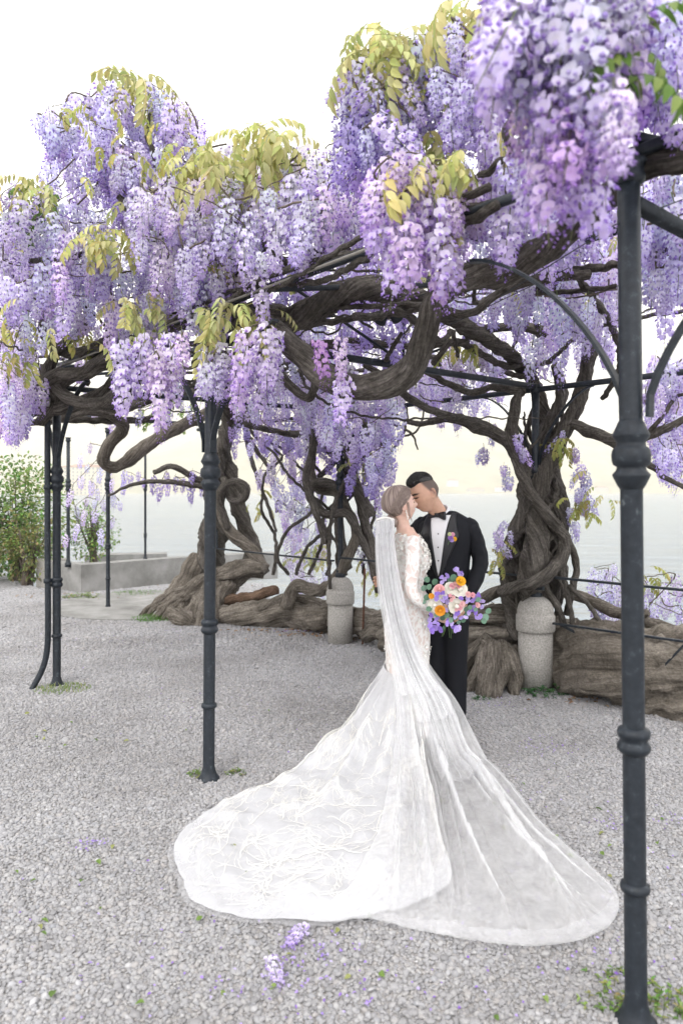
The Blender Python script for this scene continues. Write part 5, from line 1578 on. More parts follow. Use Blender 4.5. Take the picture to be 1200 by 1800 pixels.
for s in (-1, 1):
    limb(mb, BM, [(s * .075, 0, .62, .085), (s * .075, -.01, .45, .062), (s * .07, 0, .28, .05), (s * .068, .01, .10, .032), (s * .07, -.05, .05, .028), (s * .072, -.12, .03, .022)])
me = remesh('body', mb, 0.0050, M_skin, 3)
paint(me, (0.68, 0.46, 0.375), [
    (spot(0.031, 0.024, 0.019, 0.0045), (0.12, 0.08, 0.07), .8), (spot(-0.031, 0.024, 0.019, 0.0045), (0.12, 0.08, 0.07), .8),
    (spot(0.031, 0.001, 0.015, 0.004), (0.04, 0.03, 0.03), .85), (spot(-0.031, 0.001, 0.015, 0.004), (0.04, 0.03, 0.03), .85),
    (spot(0, -0.061, 0.020, 0.010), (0.60, 0.20, 0.20), .8),
    (lambda h: np.clip(1 - np.linalg.norm(h - np.array((-0.076, 0.01, 0)), axis=1) / .035, 0, 1), (0.72, 0.38, 0.32), .5)], BH.inverted())
link('body', me, bride)
face_lines(BH, bride, M_brow2, .8)
def b_pm(az):
    a = min(az, 2 * math.pi - az)
    return float(np.interp(a, [0, .4, .8, 1.2, 1.5, 1.75, 2.1, 2.6, 3.15], [0.88, 0.92, 1.12, 1.32, 1.46, 1.72, 2.05, 2.12, 2.15]))
def b_th(az, t, d):
    bk = max(0, -math.cos(az))
    return 0.020 * (1 - t ** 6) + 0.004 + 0.018 * bk * math.sin(math.pi * min(1, t * 1.02)) ** .8, Vector((0, 0, 0))
bh = hair_cap('hair', BH, b_pm, b_th, M_hair_b, bride)
rr = random.Random(19)
mb = MB()
for k in range(150):
    az0 = rr.uniform(-1.9, 1.9)
    pts = []
    for i in range(9):
        t_ = i / 8
        az = lerp(az0 * .75, math.copysign(math.pi - .28, az0) if abs(az0) > .02 else math.pi - .3, t_ ** 1.1)
        tt_ = lerp(.93, .93, t_) if abs(az0) > 1.2 else lerp(.96, .90, t_) - .55 * math.sin(math.pi * t_) * (1 - abs(az0) / 1.3)
        ph = b_pm(az % (2 * math.pi)) * max(.05, tt_)
        d = Vector((math.sin(ph) * math.sin(az), -math.sin(ph) * math.cos(az), math.cos(ph)))
        th, _ = b_th(az, tt_, d)
        nrm = Vector((d.x / .074, d.y / .097, d.z / .116)).normalized()
        pts.append((*(BH @ (head_r(d) + nrm * (th + .0012 + .002 * rr.random()))), .0013))
    tube(mb, pts, n=4, step=.012, seed=k)
st_ = mb.build('hair_strands', M_hair_b, bh, grain=True); st_['kind'] = 'stuff'
# low rolled bun and a loose lock
mb = MB()
for k in range(7):
    a = k / 7 * 2 * math.pi
    pts = []
    for i in range(9):
        t = i / 8
        an = a + t * 3.4
        rd = 0.032 * math.sin(math.pi * (0.12 + 0.76 * t))
        pts.append((*(BH @ Vector((rd * math.cos(an) * 1.25 + 0.0, 0.092 + 0.022 * math.sin(an * .5 + k) * .6, -0.088 + rd * math.sin(an)))), 0.017))
    tube(mb, pts, n=10, step=0.008, ridge=.15, seed=k)
mb.build('bun', M_hair_b, bh, grain=True)
mb = MB()
for k in range(4):
    tube(mb, [(*(BH @ Vector((-0.073, -0.030 + .005 * k, 0.015))), .0016), (*(BH @ Vector((-0.079, -0.024 + .004 * k, -0.03))), .0013), (*(BH @ Vector((-0.075, -0.018 + .003 * k, -0.07))), .001), (*(BH @ Vector((-0.070, -0.024, -0.105 - .006 * k))), .0005)], n=5, step=0.01, seed=k)
mb.build('loose_lock', M_hair_b, bh, grain=True)
# pearl drop earring
er = MB()
for k, (dz, r) in enumerate(((-0.036, .0045), (-0.046, .0055), (-0.057, .0050), (-0.068, .0055), (-0.080, .0062), (-0.092, .005))):
    c = BH @ Vector((-0.082 - .002 * (k % 2), 0.004 + .003 * (k % 2), dz))
    lathe(er, [(r * math.cos(a), r * math.sin(a)) for a in (-1.5, -.9, -.4, 0, .4, .9, 1.5)], c, 10)
er.build('earring', plain('pearl', (0.82, 0.79, 0.74), 0.2, 0.6), bride)

# gown: lace over a nude lining, column skirt
def lace_mat(name, nude, white, sc, lo, hi):
    m, t, b, o = new_mat(name)
    g = N(t, 'NewGeometry')
    n0 = N(t, 'TexNoise', Scale=sc * .35, Detail=3); t.links.new(g.outputs['Position'], n0.inputs['Vector'])
    mx0 = N(t, 'Mix', data_type='RGBA', blend_type='LINEAR_LIGHT'); mx0.inputs[0].default_value = 0.10
    t.links.new(g.outputs['Position'], mx0.inputs[6]); t.links.new(n0.outputs['Color'], mx0.inputs[7])
    mp = N(t, 'Mapping'); mp.inputs['Scale'].default_value = (1, 1, 0.6)
    t.links.new(mx0.outputs[2], mp.inputs['Vector'])
    v = N(t, 'TexVoronoi', feature='DISTANCE_TO_EDGE', Scale=sc); t.links.new(mp.outputs[0], v.inputs['Vector'])
    n2 = N(t, 'TexNoise', Scale=sc * .5, Detail=4); t.links.new(g.outputs['Position'], n2.inputs['Vector'])
    sb = N(t, 'Math', operation='MULTIPLY_ADD'); sb.inputs[1].default_value = -0.16; t.links.new(n2.outputs['Fac'], sb.inputs[0]); t.links.new(v.outputs['Distance'], sb.inputs[2])
    r = ramp(t, sb.outputs[0], [(lo, white), (hi, nude)])
    t.links.new(r.outputs[0], b.inputs['Base Color'])
    b.inputs['Roughness'].default_value = 0.7
    b.inputs['Specular IOR Level'].default_value = 0.2
    inv = N(t, 'Math', operation='SUBTRACT'); inv.inputs[0].default_value = 0.3; t.links.new(sb.outputs[0], inv.inputs[1])
    bump(t, inv.outputs[0], b, 0.6, 0.01)
    return m
M_lace = lace_mat('corded_lace', (0.66, 0.565, 0.525), (0.78, 0.765, 0.74), 24, 0.0, 0.13)
M_white = plain('white_applique', (0.80, 0.785, 0.74), 0.75, 0.2)
GT = [(0.0, 0, 0.03, .20, .17), (0.12, 0, 0.02, .18, .15), (0.28, 0, 0.005, .165, .135), (0.42, 0, -0.002, .168, .135), (0.56, 0, -.002, .175, .142), (0.68, 0, 0.0, .176, .145), (0.80, 0, -.002, .158, .125), (0.92, 0, -.006, .126, .096), (1.02, 0, -.012, .130, .099), (1.11, 0, -.028, .150, .120), (1.20, 0, -.020, .158, .110), (1.27, 0, -.002, .154, .088), (1.305, 0, .006, .112, .070)]
mb = MB(); V_, F_ = loft(smooth_rings(GT), 40, BM, 2.1); mb.add(V_, F_)
me = remesh('gown', mb, 0.0065, M_lace, 4); crease(me, 0.003, 14)
gown = link('gown', me, bride)
for A_ in (B_ARM_R, B_ARM_L):
    mb = MB(); limb(mb, BM, [(*p, r) for p, r in zip(A_[:4] + [tuple(lerp(Vector(A_[3]), Vector(A_[4]), .86))], (.050, .046, .040, .036, .027))], 22)
    m2 = remesh('sleeve', mb, 0.006, M_lace, 3); crease(m2, 0.003, 16); link('sleeve', m2, gown)
GB = BVHTree.FromPolygons([v.co.copy() for v in me.vertices], [tuple(p.vertices) for p in me.polygons])

# three-dimensional petals sewn on shoulders, bust and skirt
rr = random.Random(8)
mb = MB()
def petal_flower(mb, c, nrm, s, rr):
    nrm = nrm.normalized(); t1 = nrm.orthogonal().normalized(); t2 = nrm.cross(t1)
    a0 = rr.uniform(0, 6.28)
    for k in range(5):
        a = a0 + k * 1.2566 + rr.uniform(-.2, .2)
        d = t1 * math.cos(a) + t2 * math.sin(a); e = nrm.cross(d)
        b0 = c + nrm * 0.002
        V = [b0, b0 + d * s * .55 + e * s * .38 + nrm * s * .25, b0 + d * s * 1.0 + nrm * s * rr.uniform(.25, .7), b0 + d * s * .55 - e * s * .38 + nrm * s * .25, b0 + d * s * .55 + nrm * s * .1]
        mb.add(V, [(0, 1, 4), (1, 2, 4), (2, 3, 4), (3, 0, 4)])
vs = me.vertices; npol = len(me.polygons)
Binv = BM.inverted()
tries = 0; placed = 0
while placed < 330 and tries < 30000:
    tries += 1
    pl = me.polygons[rr.randrange(npol)]
    l = Binv @ pl.center
    if l.z > 1.12: pr = 0.9
    elif l.z > 0.95: pr = 0.35
    elif l.z > 0.3: pr = 0.10
    else: pr = 0
    if abs(l.x) > .17 and l.z < 1.15: pr *= .25
    if rr.random() > pr: continue
    petal_flower(mb, pl.center, pl.normal, rr.uniform(.010, .020), rr); placed += 1
mb.build('petal_applique', M_white, gown, smooth=False)

# ------------------------------------------------------------------ train
def resample(pts, n):
    pts = [Vector(p) for p in pts]
    d = [0]
    for a, b in zip(pts[:-1], pts[1:]): d.append(d[-1] + (b - a).length)
    out = []
    for i in range(n):
        s = d[-1] * i / (n - 1); k = 0
        while k < len(d) - 2 and d[k + 1] < s: k += 1
        out.append(lerp(pts[k], pts[k + 1], (s - d[k]) / max(1e-9, d[k + 1] - d[k])))
    return out
def smooth_line(px, n):
    A = catmull([tuple(p) for p in px], 0.02)
    return resample([Vector(p) for p in A], n)
NU, NV = 190, 84
outer = smooth_line([G(742, 1302), G(752, 1370), G(768, 1450), G(788, 1520), G(794, 1548), G(772, 1578), G(700, 1608), G(600, 1626), G(500, 1630), G(400, 1618), G(345, 1598), G(316, 1552), G(307, 1502), G(328, 1462), G(375, 1432), G(450, 1400), G(525, 1362), G(590, 1322), G(640, 1296)], NU)
for i_ in range(NU):
    w_ = .018 * noise.noise(Vector((i_ * .11, 5, 0))) + .010 * noise.noise(Vector((i_ * .37, 9, 0)))
    d_ = outer[i_] - Vector((.1, 3.6, 0)); outer[i_] = outer[i_] + d_.normalized() * w_
BC = Vector((0.418, 4.69, 0))
train_v = []
zin = 0.44
for j in range(NV):
    v = j / (NV - 1)
    for i in range(NU):
        u = i / (NU - 1)
        a = math.radians(lerp(-38, -212, u))
        z1 = zin - 0.05 * math.sin(math.pi * u)
        pin = Vector((BC.x + 0.138 * math.cos(a), BC.y + 0.166 * math.sin(a), 0))
        po = outer[i]
        w_ = v ** 1.25
        p = lerp(pin, po, w_)
        dist = (po - pin).length
        dd = w_ * dist
        fall = 0.62 if dist > 0.9 else max(.25, dist * 0.62)
        h = z1 * (max(0, 1 - dd / (fall * 1.75)) ** 2.3)
        gr = 0.022
        # soft folds running out from the hips, and rumples where the cloth lies
        fo = 0.030 * math.sin(u * 47 + 2.2 * noise.noise(Vector((u * 6, v * 1.5, 1)))) * (1 - abs(2 * v - .7) ** 2 * .6) * min(1, v * 4) * (1 - v) ** .7
        ru = 0.050 * max(0, noise.noise(Vector((p.x * 4.2, p.y * 4.2, 7))) + .1) + 0.028 * max(0, noise.noise(Vector((p.x * 11, p.y * 11, 3))))
        rid = 0.055 * math.exp(-((u - (0.60 - .12 * v)) / 0.016) ** 2) * min(1, v * 3) * max(0, 1 - v * 1.15) ** .5 + 0.035 * math.exp(-((u - .80) / 0.02) ** 2) * v * (1 - v) * 3 + 0.03 * math.exp(-((u - (.36 + .06 * v)) / 0.014) ** 2) * v * (1 - v) * 3.5
        edge_ = max(0, (v - .93) / .07)
        z = gr + h + max(-h * .6, fo) * (1 if h > .02 else .6) * (.4 + .6 * min(1, h * 8)) + (ru * min(1, v * 2.0) + rid) * (1 - edge_ * .55)
        train_v.append(Vector((p.x, p.y, max(0.018, z))))
tf = [(j * NU + i, j * NU + i + 1, (j + 1) * NU + i + 1, (j + 1) * NU + i) for j in range(NV - 1) for i in range(NU - 1)]
def tulle(name, alpha, col, trans=.4, weave=0):
    m, t, b, o = new_mat(name)
    t.nodes.remove(b)
    d = N(t, 'BsdfDiffuse'); d.inputs[0].default_value = (*col, 1)
    tr = N(t, 'BsdfTranslucent'); tr.inputs[0].default_value = (*col, 1)
    m1 = N(t, 'MixShader'); m1.inputs[0].default_value = trans
    t.links.new(d.outputs[0], m1.inputs[1]); t.links.new(tr.outputs[0], m1.inputs[2])
    tp = N(t, 'BsdfTransparent')
    m2 = N(t, 'MixShader')
    g = N(t, 'NewGeometry'); n1 = N(t, 'TexNoise', Scale=weave or 8, Detail=5, Roughness=.7); t.links.new(g.outputs['Position'], n1.inputs['Vector'])
    r = N(t, 'MapRange'); r.inputs[1].default_value = 0.3; r.inputs[2].default_value = 0.7; r.inputs[3].default_value = max(0, alpha - .10); r.inputs[4].default_value = min(1, alpha + .10)
    t.links.new(n1.outputs['Fac'], r.inputs[0]); t.links.new(r.outputs[0], m2.inputs[0])
    t.links.new(tp.outputs[0], m2.inputs[1]); t.links.new(m1.outputs[0], m2.inputs[2])
    t.links.new(m2.outputs[0], o.inputs['Surface'])
    return m
M_organza = tulle('white_organza', 0.92, (0.68, 0.683, 0.70), .35)
M_tulle = tulle('veil_tulle', 0.42, (0.90, 0.90, 0.91), .45)
M_hem = tulle('veil_hem', 0.30, (0.78, 0.78, 0.795), .4)
mb = MB(); mb.add(train_v, tf)
train = mb.build('train', M_organza, gown)
TB = BVHTree.FromPolygons(train_v, tf)

# branching corded embroidery lying on the train and the skirt
rr = random.Random(21)
mb = MB()
def tpoint(u, v):
    u = min(.999, max(0, u)) * (NU - 1); v = min(.999, max(0.0, v)) * (NV - 1)
    i, j = int(u), int(v); fu, fv = u - i, v - j
    a = lerp(train_v[j * NU + i], train_v[j * NU + i + 1], fu); b = lerp(train_v[(j + 1) * NU + i], train_v[(j + 1) * NU + i + 1], fu)
    return lerp(a, b, fv)
def cord(pts, w0, w1):
    P3 = [tpoint(*p) + Vector((0, 0, .0035)) for p in pts]
    V, Fs = [], []
    n_ = len(P3)
    for i, p in enumerate(P3):
        t = (P3[min(i + 1, n_ - 1)] - P3[max(i - 1, 0)]).normalized()
        s = t.cross(Vector((0, 0, 1)))
        s = s.normalized() if s.length > 1e-5 else Vector((1, 0, 0))
        w_ = lerp(w0, w1, i / (n_ - 1))
        V += [p - s * w_, p + Vector((0, 0, w_ * .8)), p + s * w_]
    for i in range(n_ - 1):
        Fs += [(i * 3, i * 3 + 1, i * 3 + 4, i * 3 + 3), (i * 3 + 1, i * 3 + 2, i * 3 + 5, i * 3 + 4)]
    mb.add(V, Fs)
def grow(u, v, ang, ln, w, depth):
    pts = [(u, v)]
    k = max(4, int(ln / .012))
    for i in range(k):
        ang += rr.gauss(0, .38)
        u += math.cos(ang) * ln / k * 0.62; v += math.sin(ang) * ln / k
        if not (0.01 < u < .99 and .08 < v < .985): break
        pts.append((u, v))
        if depth > 0 and rr.random() < (.42 if depth > 1 else .30):
            grow(u, v, ang + rr.choice((-1, 1)) * rr.uniform(.45, 1.0), ln * rr.uniform(.35, .6), w * .68, depth - 1)
    if len(pts) > 2: cord(pts, w, w * .35)
for k in range(190):
    v0 = rr.uniform(.12, .95) ** .8
    grow(rr.uniform(.03, .97), v0, rr.uniform(0, 6.28) if k % 3 else rr.choice((1.57, -1.57)) + rr.gauss(0, .4), rr.uniform(.08, .17), rr.uniform(.0015, .0026), 3)
em = mb.build('corded_embroidery', M_white, train)
em['kind'] = 'stuff'
# sheer tulle frill showing past the hem of the train
mb = MB(); V = []
i0, i1 = int(NU * .34), int(NU * .78)
for i in range(i0, i1):
    p = train_v[(NV - 6) * NU + i]; e_ = outer[i] - outer[i].lerp(Vector((0.15, 3.6, 0)), .5); e_.z = 0; e_.normalize()
    w_ = (0.026 + 0.024 * noise.noise(Vector((i * .07, 3, 0)))) * max(0.0, math.sin(math.pi * (i - i0) / (i1 - i0 - 1))) ** .4
    o_ = Vector((outer[i].x, outer[i].y, 0))
    for k in range(5):
        t_ = k / 4
        q = lerp(Vector((p.x, p.y, 0)), o_ + e_ * w_, t_)
        V.append(Vector((q.x, q.y, 0.020 + 0.016 * abs(math.sin(i * .33 + k)) * (1 - t_) + 0.012 * abs(noise.noise(Vector((i * .2, k * .5, 1)))))))
mb.add(V, [(a * 5 + k, a * 5 + k + 1, a * 5 + 5 + k + 1, a * 5 + 5 + k) for a in range(i1 - i0 - 1) for k in range(4)])
FRILL = mb

# ------------------------------------------------------------------ veil
NA, NB = 150, 120
FRILL.build('tulle_frill', M_hem, train)
top = [P(lerp(661, 691, k / (NA - 1)), 914, 4.55) for k in range(NA)]
stations = [  # (fraction down, left point, right point)
    (0.00, P(661, 915, 4.60), P(692, 913, 4.58)),
    (0.10, P(659, 965, 4.52), P(694, 965, 4.50)),
    (0.20, P(663, 1030, 4.48), P(704, 1030, 4.46)),
    (0.31, P(674, 1100, 4.43), P(722, 1098, 4.40)),
    (0.42, P(686, 1170, 4.36), P(752, 1165, 4.34)),
    (0.54, P(696, 1260, 4.22), P(806, 1240, 4.22)),
    (0.64, G(690, 1372), G(862, 1350)),
    (0.74, G(684, 1460), G(930, 1440)),
    (0.86, G(664, 1540), G(1012, 1514)),
    (1.00, G(590, 1610), G(1072, 1574))]
hem = smooth_line([G(540, 1636), G(600, 1640), G(650, 1634), G(700, 1646), G(770, 1660), G(850, 1674), G(960, 1682), G(1035, 1665), G(1075, 1640), G(1088, 1604), G(1076, 1576)], NA)
SA = catmull([(s[0] * 3, *s[1], *s[2]) for s in stations], 0.02)
rr = random.Random(64)
VFOLD = [(rr.uniform(.05, .98), rr.uniform(-.25, .25), rr.uniform(.004, .011), rr.uniform(.015, .06)) for _ in range(34)]
veil_v = []
for j in range(NB):
    v = j / (NB - 1)
    k = min(range(len(SA)), key=lambda q: abs(SA[q][0] / 3 - v * .999)) if False else int(np.argmin(np.abs(SA[:, 0] / 3 - v)))
    Lp, Rp = Vector(SA[k][1:4]), Vector(SA[k][4:7])
    for i in range(NA):
        u = i / (NA - 1)
        p = lerp(Lp, Rp, u)
        b_ = max(0, (v - 0.58) / 0.42) ** 1.6
        q = lerp(p, hem[i], b_)
        up = max(0.0, min(1.0, (0.66 - v) / .2))
        # hanging pleats high up, low rumples on the ground
        am = 0.016 * up * min(1, .35 + v * 3)
        ph = u * 2 * math.pi * 8.5 + 1.4 * noise.noise(Vector((u * 4, v * 2, 4)))
        q = q + Vector((0.35 * am * math.cos(ph * 1.3), am * math.sin(ph), 0))
        gnd = 1 - up
        fold = 0
        for (u0, du, sw, hh) in VFOLD if True else ((.50, .10, .012, .05), (.60, .16, .010, .045), (.70, .10, .012, .04), (.80, .05, .010, .05), (.42, .02, .014, .03), (.88, .03, .008, .035), (.95, .02, .008, .03), (.56, -.05, .009, .03), (.74, -.06, .008, .03)):
            fold += hh * math.exp(-((u - u0 - du * (v - .6) * 1.6 - .02 * noise.noise(Vector((v * 5, u0 * 9, 2)))) / sw) ** 2) * max(0, min(1, (1.0 - v) * 3.2))
        q.z = max(q.z, 0.034) + gnd * (fold + 0.022 * max(0, noise.noise(Vector((q.x * 4.5, q.y * 4.5, 11)))) + 0.012 * max(0, noise.noise(Vector((q.x * 13, q.y * 13, 2)))))
        if v > .4:
            hit = TB.ray_cast(Vector((q.x, q.y, 1.5)), Vector((0, 0, -1)), 3)
            if hit[0] is not None and hit[0].z + .010 > q.z: q.z = hit[0].z + .010
        veil_v.append(q)
vf = [(j * NA + i, j * NA + i + 1, (j + 1) * NA + i + 1, (j + 1) * NA + i) for j in range(NB - 1) for i in range(NA - 1)]
mb = MB(); mb.add(veil_v, vf); veil = mb.build('veil', M_tulle, bride)
# further gathered layers of the veil down the back
for q_, (vmax, wd, ox, oy) in enumerate(((.66, .40, .14, -.012), (.56, .50, .06, -.024), (.50, .8, 0, -.034), (.45, .6, -.04, .01))):
    v2 = []
    for j in range(NB):
        v = j / (NB - 1)
        for i in range(NA):
            u = i / (NA - 1)
            uu = min(.998, max(.001, lerp(.5, u, lerp(.94, wd, v)) + lerp(0, ox, v)))
            jj = v * vmax * (NB - 1)
            j0 = int(jj); i0 = min(NA - 2, int(uu * (NA - 1))); fu = uu * (NA - 1) - i0
            p = lerp(lerp(veil_v[j0 * NA + i0], veil_v[j0 * NA + i0 + 1], fu), lerp(veil_v[(j0 + 1) * NA + i0], veil_v[(j0 + 1) * NA + i0 + 1], fu), jj - j0)
            v2.append(p + Vector((0.007 * math.sin(u * (46 + 5 * q_) + v * 3 + q_), oy - 0.009 * math.sin(u * (57 - 7 * q_) + 2 * q_), max(0, .012 - .02 * (v < .1)) + .005 * math.sin(u * 31 + q_))))
    mb = MB(); mb.add(v2, vf); mb.build('gathered_layer', M_tulle, veil)
# turned hem
mb = MB(); K = 7
rowsj = [NB - 1 - k for k in range(K)]
V = [veil_v[j * NA + i] + Vector((0, 0, .006)) for j in rowsj for i in range(NA)]
mb.add(V, [(k * NA + i, k * NA + i + 1, (k + 1) * NA + i + 1, (k + 1) * NA + i) for k in range(K - 1) for i in range(NA - 1)])
V = [veil_v[j * NA + NA - 1 - k] + Vector((0, 0, .006)) for j in range(60, NB - K + 1) for k in range(5)]
nn_ = len(V) // 5
mb.add(V, [(a * 5 + k, a * 5 + k + 1, a * 5 + 5 + k + 1, a * 5 + 5 + k) for a in range(nn_ - 1) for k in range(4)])
mb.build('hem', M_hem, veil)
# comb of the veil
mb = MB()
tube(mb, [(*(P(x, 914 - 4 * math.sin((x - 661) / 31 * 3.14), 4.575)), .008) for x in (661, 669, 677, 685, 692)], n=8, step=.01)
mb.build('comb', M_white, veil)

# ------------------------------------------------------------------ bouquet
BQ = P(790, 1058, 4.50)
bq = thing('bouquet', 'loose bouquet of cream roses, orange ranunculus, lilac sweet peas and eucalyptus in hand', 'bouquet', BQ)
M_cream = petal_mat('cream_rose', trans=.18, tone=False)
def rose(mb, c, nrm, R, colr, layers=5, rr=random, open_=1.0):
    nrm = nrm.normalized(); t1 = nrm.orthogonal().normalized(); t2 = nrm.cross(t1)
    # closed heart
    V = [c + nrm * R * .62]; cl = [tuple(x * .96 for x in colr)]
    for q in range(1, 4):
        for k in range(8):
            a = k / 8 * 6.283 + q * .3
            V.append(c + (t1 * math.cos(a) + t2 * math.sin(a)) * R * .30 * math.sin(q * .5) + nrm * R * (.62 - .16 * q * q * .35)); cl.append(colr)
    Fs = [(0, 1 + k, 1 + (k + 1) % 8) for k in range(8)] + [(1 + q * 8 + k, 9 + q * 8 + k, 9 + q * 8 + (k + 1) % 8, 1 + q * 8 + (k + 1) % 8) for q in range(2) for k in range(8)]
    mb.add(V, Fs, cl)
    for L_ in range(layers):
        f = (L_ + 1.2) / (layers + .2)
        npet = 3 + L_
        for k in range(npet):
            a = (k + .5 * (L_ % 2)) / npet * 6.283 + rr.uniform(-.25, .25)
            d = t1 * math.cos(a) + t2 * math.sin(a); e = nrm.cross(d)
            V, cl = [], []
            for q in range(4):
                tq = q / 3
                rad = R * f * (.35 + .65 * tq ** .8)
                hh = R * (-.25 + (.80 - .62 * f * open_) * math.sin(tq * 1.75))
                wd = R * f * .80 * math.sin(.35 + tq * 2.0)
                for sx in (-1, -.4, .4, 1):
                    V.append(c + d * rad * (1 - .20 * sx * sx) + e * wd * sx + nrm * (hh + rr.uniform(-.03, .03) * R))
                    g_ = lerp(.95, 1.03, tq); cl.append(tuple(min(1, x * g_) for x in colr))
            mb.add(V, [(q * 4 + s_, q * 4 + s_ + 1, q * 4 + s_ + 5, q * 4 + s_ + 4) for q in range(3) for s_ in range(3)], cl)
rr = random.Random(3)
TOC = Vector((0, -1, 0.15))
def BX(x, y, dy=0.0): return P(x, y, 4.44 + dy)
def flower(name, x, y, R, colr, layers, dy=0.0, nv=None, open_=1.0):
    mb = MB(); c = BX(x, y, dy)
    nrm = nv or (TOC + Vector(((x - 785) / 120, 0, -(y - 1055) / 120)))
    rose(mb, c, nrm, R, colr, layers, rr, open_)
    mb.build(name, M_cream, bq, colors=True)
CREAM, ORN, BLUSH = (0.90, 0.87, 0.78), (0.82, 0.36, 0.035), (0.82, 0.44, 0.44)
for x, y, R in ((808, 1036, .052), (772, 1042, .048), (764, 1064, .045), (802, 1066, .052), (792, 1034, .042)):
    flower('rose', x, y, R, CREAM, 5, -0.01)
flower('rose', 772, 1036, .034, BLUSH, 5, -.03)
for x, y, R in ((773, 1073, .034), (809, 1022, .032), (758, 1048, .018)):
    flower('ranunculus', x, y, R, ORN if x != 809 else (0.84, 0.46, 0.03), 7, -.04, open_=.4)
for k, (x, y) in enumerate(((800, 1027), (806, 1029), (813, 1062), (808, 1068), (823, 1045), (831, 1046), (840, 1064), (795, 1030), (797, 1050), (791, 1047), (793, 1055), (838, 1062), (802, 1072))):
    flower('spray_rose', x, y, rr.uniform(.014, .020) if k < 8 else .012, (0.80, 0.40, 0.46) if k % 2 else (0.84, 0.52, 0.52), 4, -.03)
def sweetpea(x, y, s, dy):
    mb = MB(); c = BX(x, y, dy)
    nrm = (TOC + Vector((rr.uniform(-.6, .6), 0, rr.uniform(-.5, .5)))).normalized()
    t1 = nrm.orthogonal().normalized(); a0 = rr.uniform(0, 6.28)
    t2 = nrm.cross(t1); t1, t2 = t1 * math.cos(a0) + t2 * math.sin(a0), t2 * math.cos(a0) - t1 * math.sin(a0)
    base = rr.choice([(0.38, 0.27, 0.68), (0.46, 0.35, 0.74), (0.29, 0.18, 0.60), (0.55, 0.44, 0.78)])
    for (dx, dz, rad, out, sh) in ((-.55, .3, .75, .05, 1.0), (.55, .3, .75, .05, 1.03), (-.25, -.25, .42, .35, 1.15), (.25, -.25, .42, .35, 1.1), (0, .5, .6, -.1, .9)):
        cc = c + t1 * dx * s + t2 * dz * s + nrm * out * s
        V = [cc - nrm * s * .12]; cl = [tuple(x_ * .85 for x_ in base)]
        for k in range(9):
            a = k / 9 * 6.283
            V.append(cc + (t1 * math.cos(a) + t2 * math.sin(a)) * rad * s * rr.uniform(.85, 1.1) + nrm * s * rr.uniform(-.15, .22)); cl.append(tuple(min(1, x_ * sh) for x_ in base))
        mb.add(V, [(0, 1 + k, 1 + (k + 1) % 9) for k in range(9)], cl)
    mb.build('sweet_pea', M_cream, bq, colors=True)
for x, y in ((777, 1013), (782, 1020), (788, 1012), (775, 1022), (803, 1003), (807, 1011), (800, 1000), (812, 1008), (770, 1050), (776, 1056), (768, 1044), (782, 1050), (785, 1058), (779, 1042), (809, 1038), (815, 1044), (811, 1050), (806, 1044), (824, 1052), (820, 1058), (830, 1056), (836, 1050), (842, 1046), (846, 1056), (828, 1070), (824, 1077), (833, 1066), (838, 1078), (818, 1086), (812, 1088), (806, 1078), (801, 1082), (797, 1074), (784, 1072), (760, 1080), (756, 1090), (764, 1094), (768, 1088), (758, 1098), (765, 1104), (770, 1098), (773, 1106), (762, 1110), (788, 1090), (792, 1098), (784, 1096), (797, 1102), (803, 1106), (809, 1104), (848, 1068), (842, 1084), (836, 1086), (790, 1066)):
    sweetpea(x + rr.uniform(-2, 2), y + rr.uniform(-2, 2), rr.uniform(.013, .019), rr.uniform(-.05, .02))
M_euc = petal_mat('eucalyptus_leaf', trans=.2, tone=False, rough=.5)
def euc(x, y, s, dy=0.0):
    mb = MB(); c = BX(x, y, dy)
    nrm = (TOC + Vector((rr.uniform(-.5, .5), 0, rr.uniform(-.4, .6)))).normalized()
    t1 = nrm.orthogonal().normalized(); t2 = nrm.cross(t1)
    cl = rr.choice([(0.10, 0.19, 0.125), (0.14, 0.25, 0.17), (0.19, 0.31, 0.235)])
    V = [c + nrm * s * .1]
    for k in range(12):
        a = k / 12 * 6.283
        V.append(c + t1 * math.cos(a) * s * rr.uniform(.96, 1.05) + t2 * math.sin(a) * s * .88 + nrm * s * .12 * math.cos(2 * a))
    mb.add(V, [(0, 1 + k, 1 + (k + 1) % 12) for k in range(12)], cl)
    mb.build('eucalyptus_leaf', M_euc, bq, colors=True)
for x, y, s in ((750, 1019, .022), (745, 1034, .021), (754, 1032, .020), (750, 1050, .022), (754, 1070, .022), (764, 1023, .022), (797, 1016, .026), (791, 1020, .02), (840, 1054, .018), (858, 1074, .020), (853, 1085, .026), (850, 1092, .02), (820, 1072, .022), (826, 1068, .018), (792, 1090, .020), (800, 1086, .018), (814, 1090, .018), (820, 1082, .018), (778, 1086, .02), (785, 1082, .018), (779, 1104, .012), (768, 1080, .02), (806, 1094, .014), (836, 1072, .016), (758, 1062, .02), (745, 1058, .016)):
    euc(x, y, s, rr.uniform(-.03, .03))
mb = MB()
hp = WR + B3 @ Vector((0.03, -0.075, -0.02))
for k in range(16):
    q = BX(rr.uniform(758, 835), rr.uniform(1020, 1095), .02)
    e_ = hp + Vector((rr.uniform(-.015, .015), rr.uniform(-.012, .012), 0))
    tube(mb, [(*(e_ + (e_ - q) * .35 + Vector((0, .02, -.05))), .0022), (*e_, .0022), (*lerp(e_, q, .6), .002), (*q, .0018)], n=5, step=.02, col=(0.13, 0.22, 0.08))
mb.build('stem_bunch', M_green, bq, colors=True)

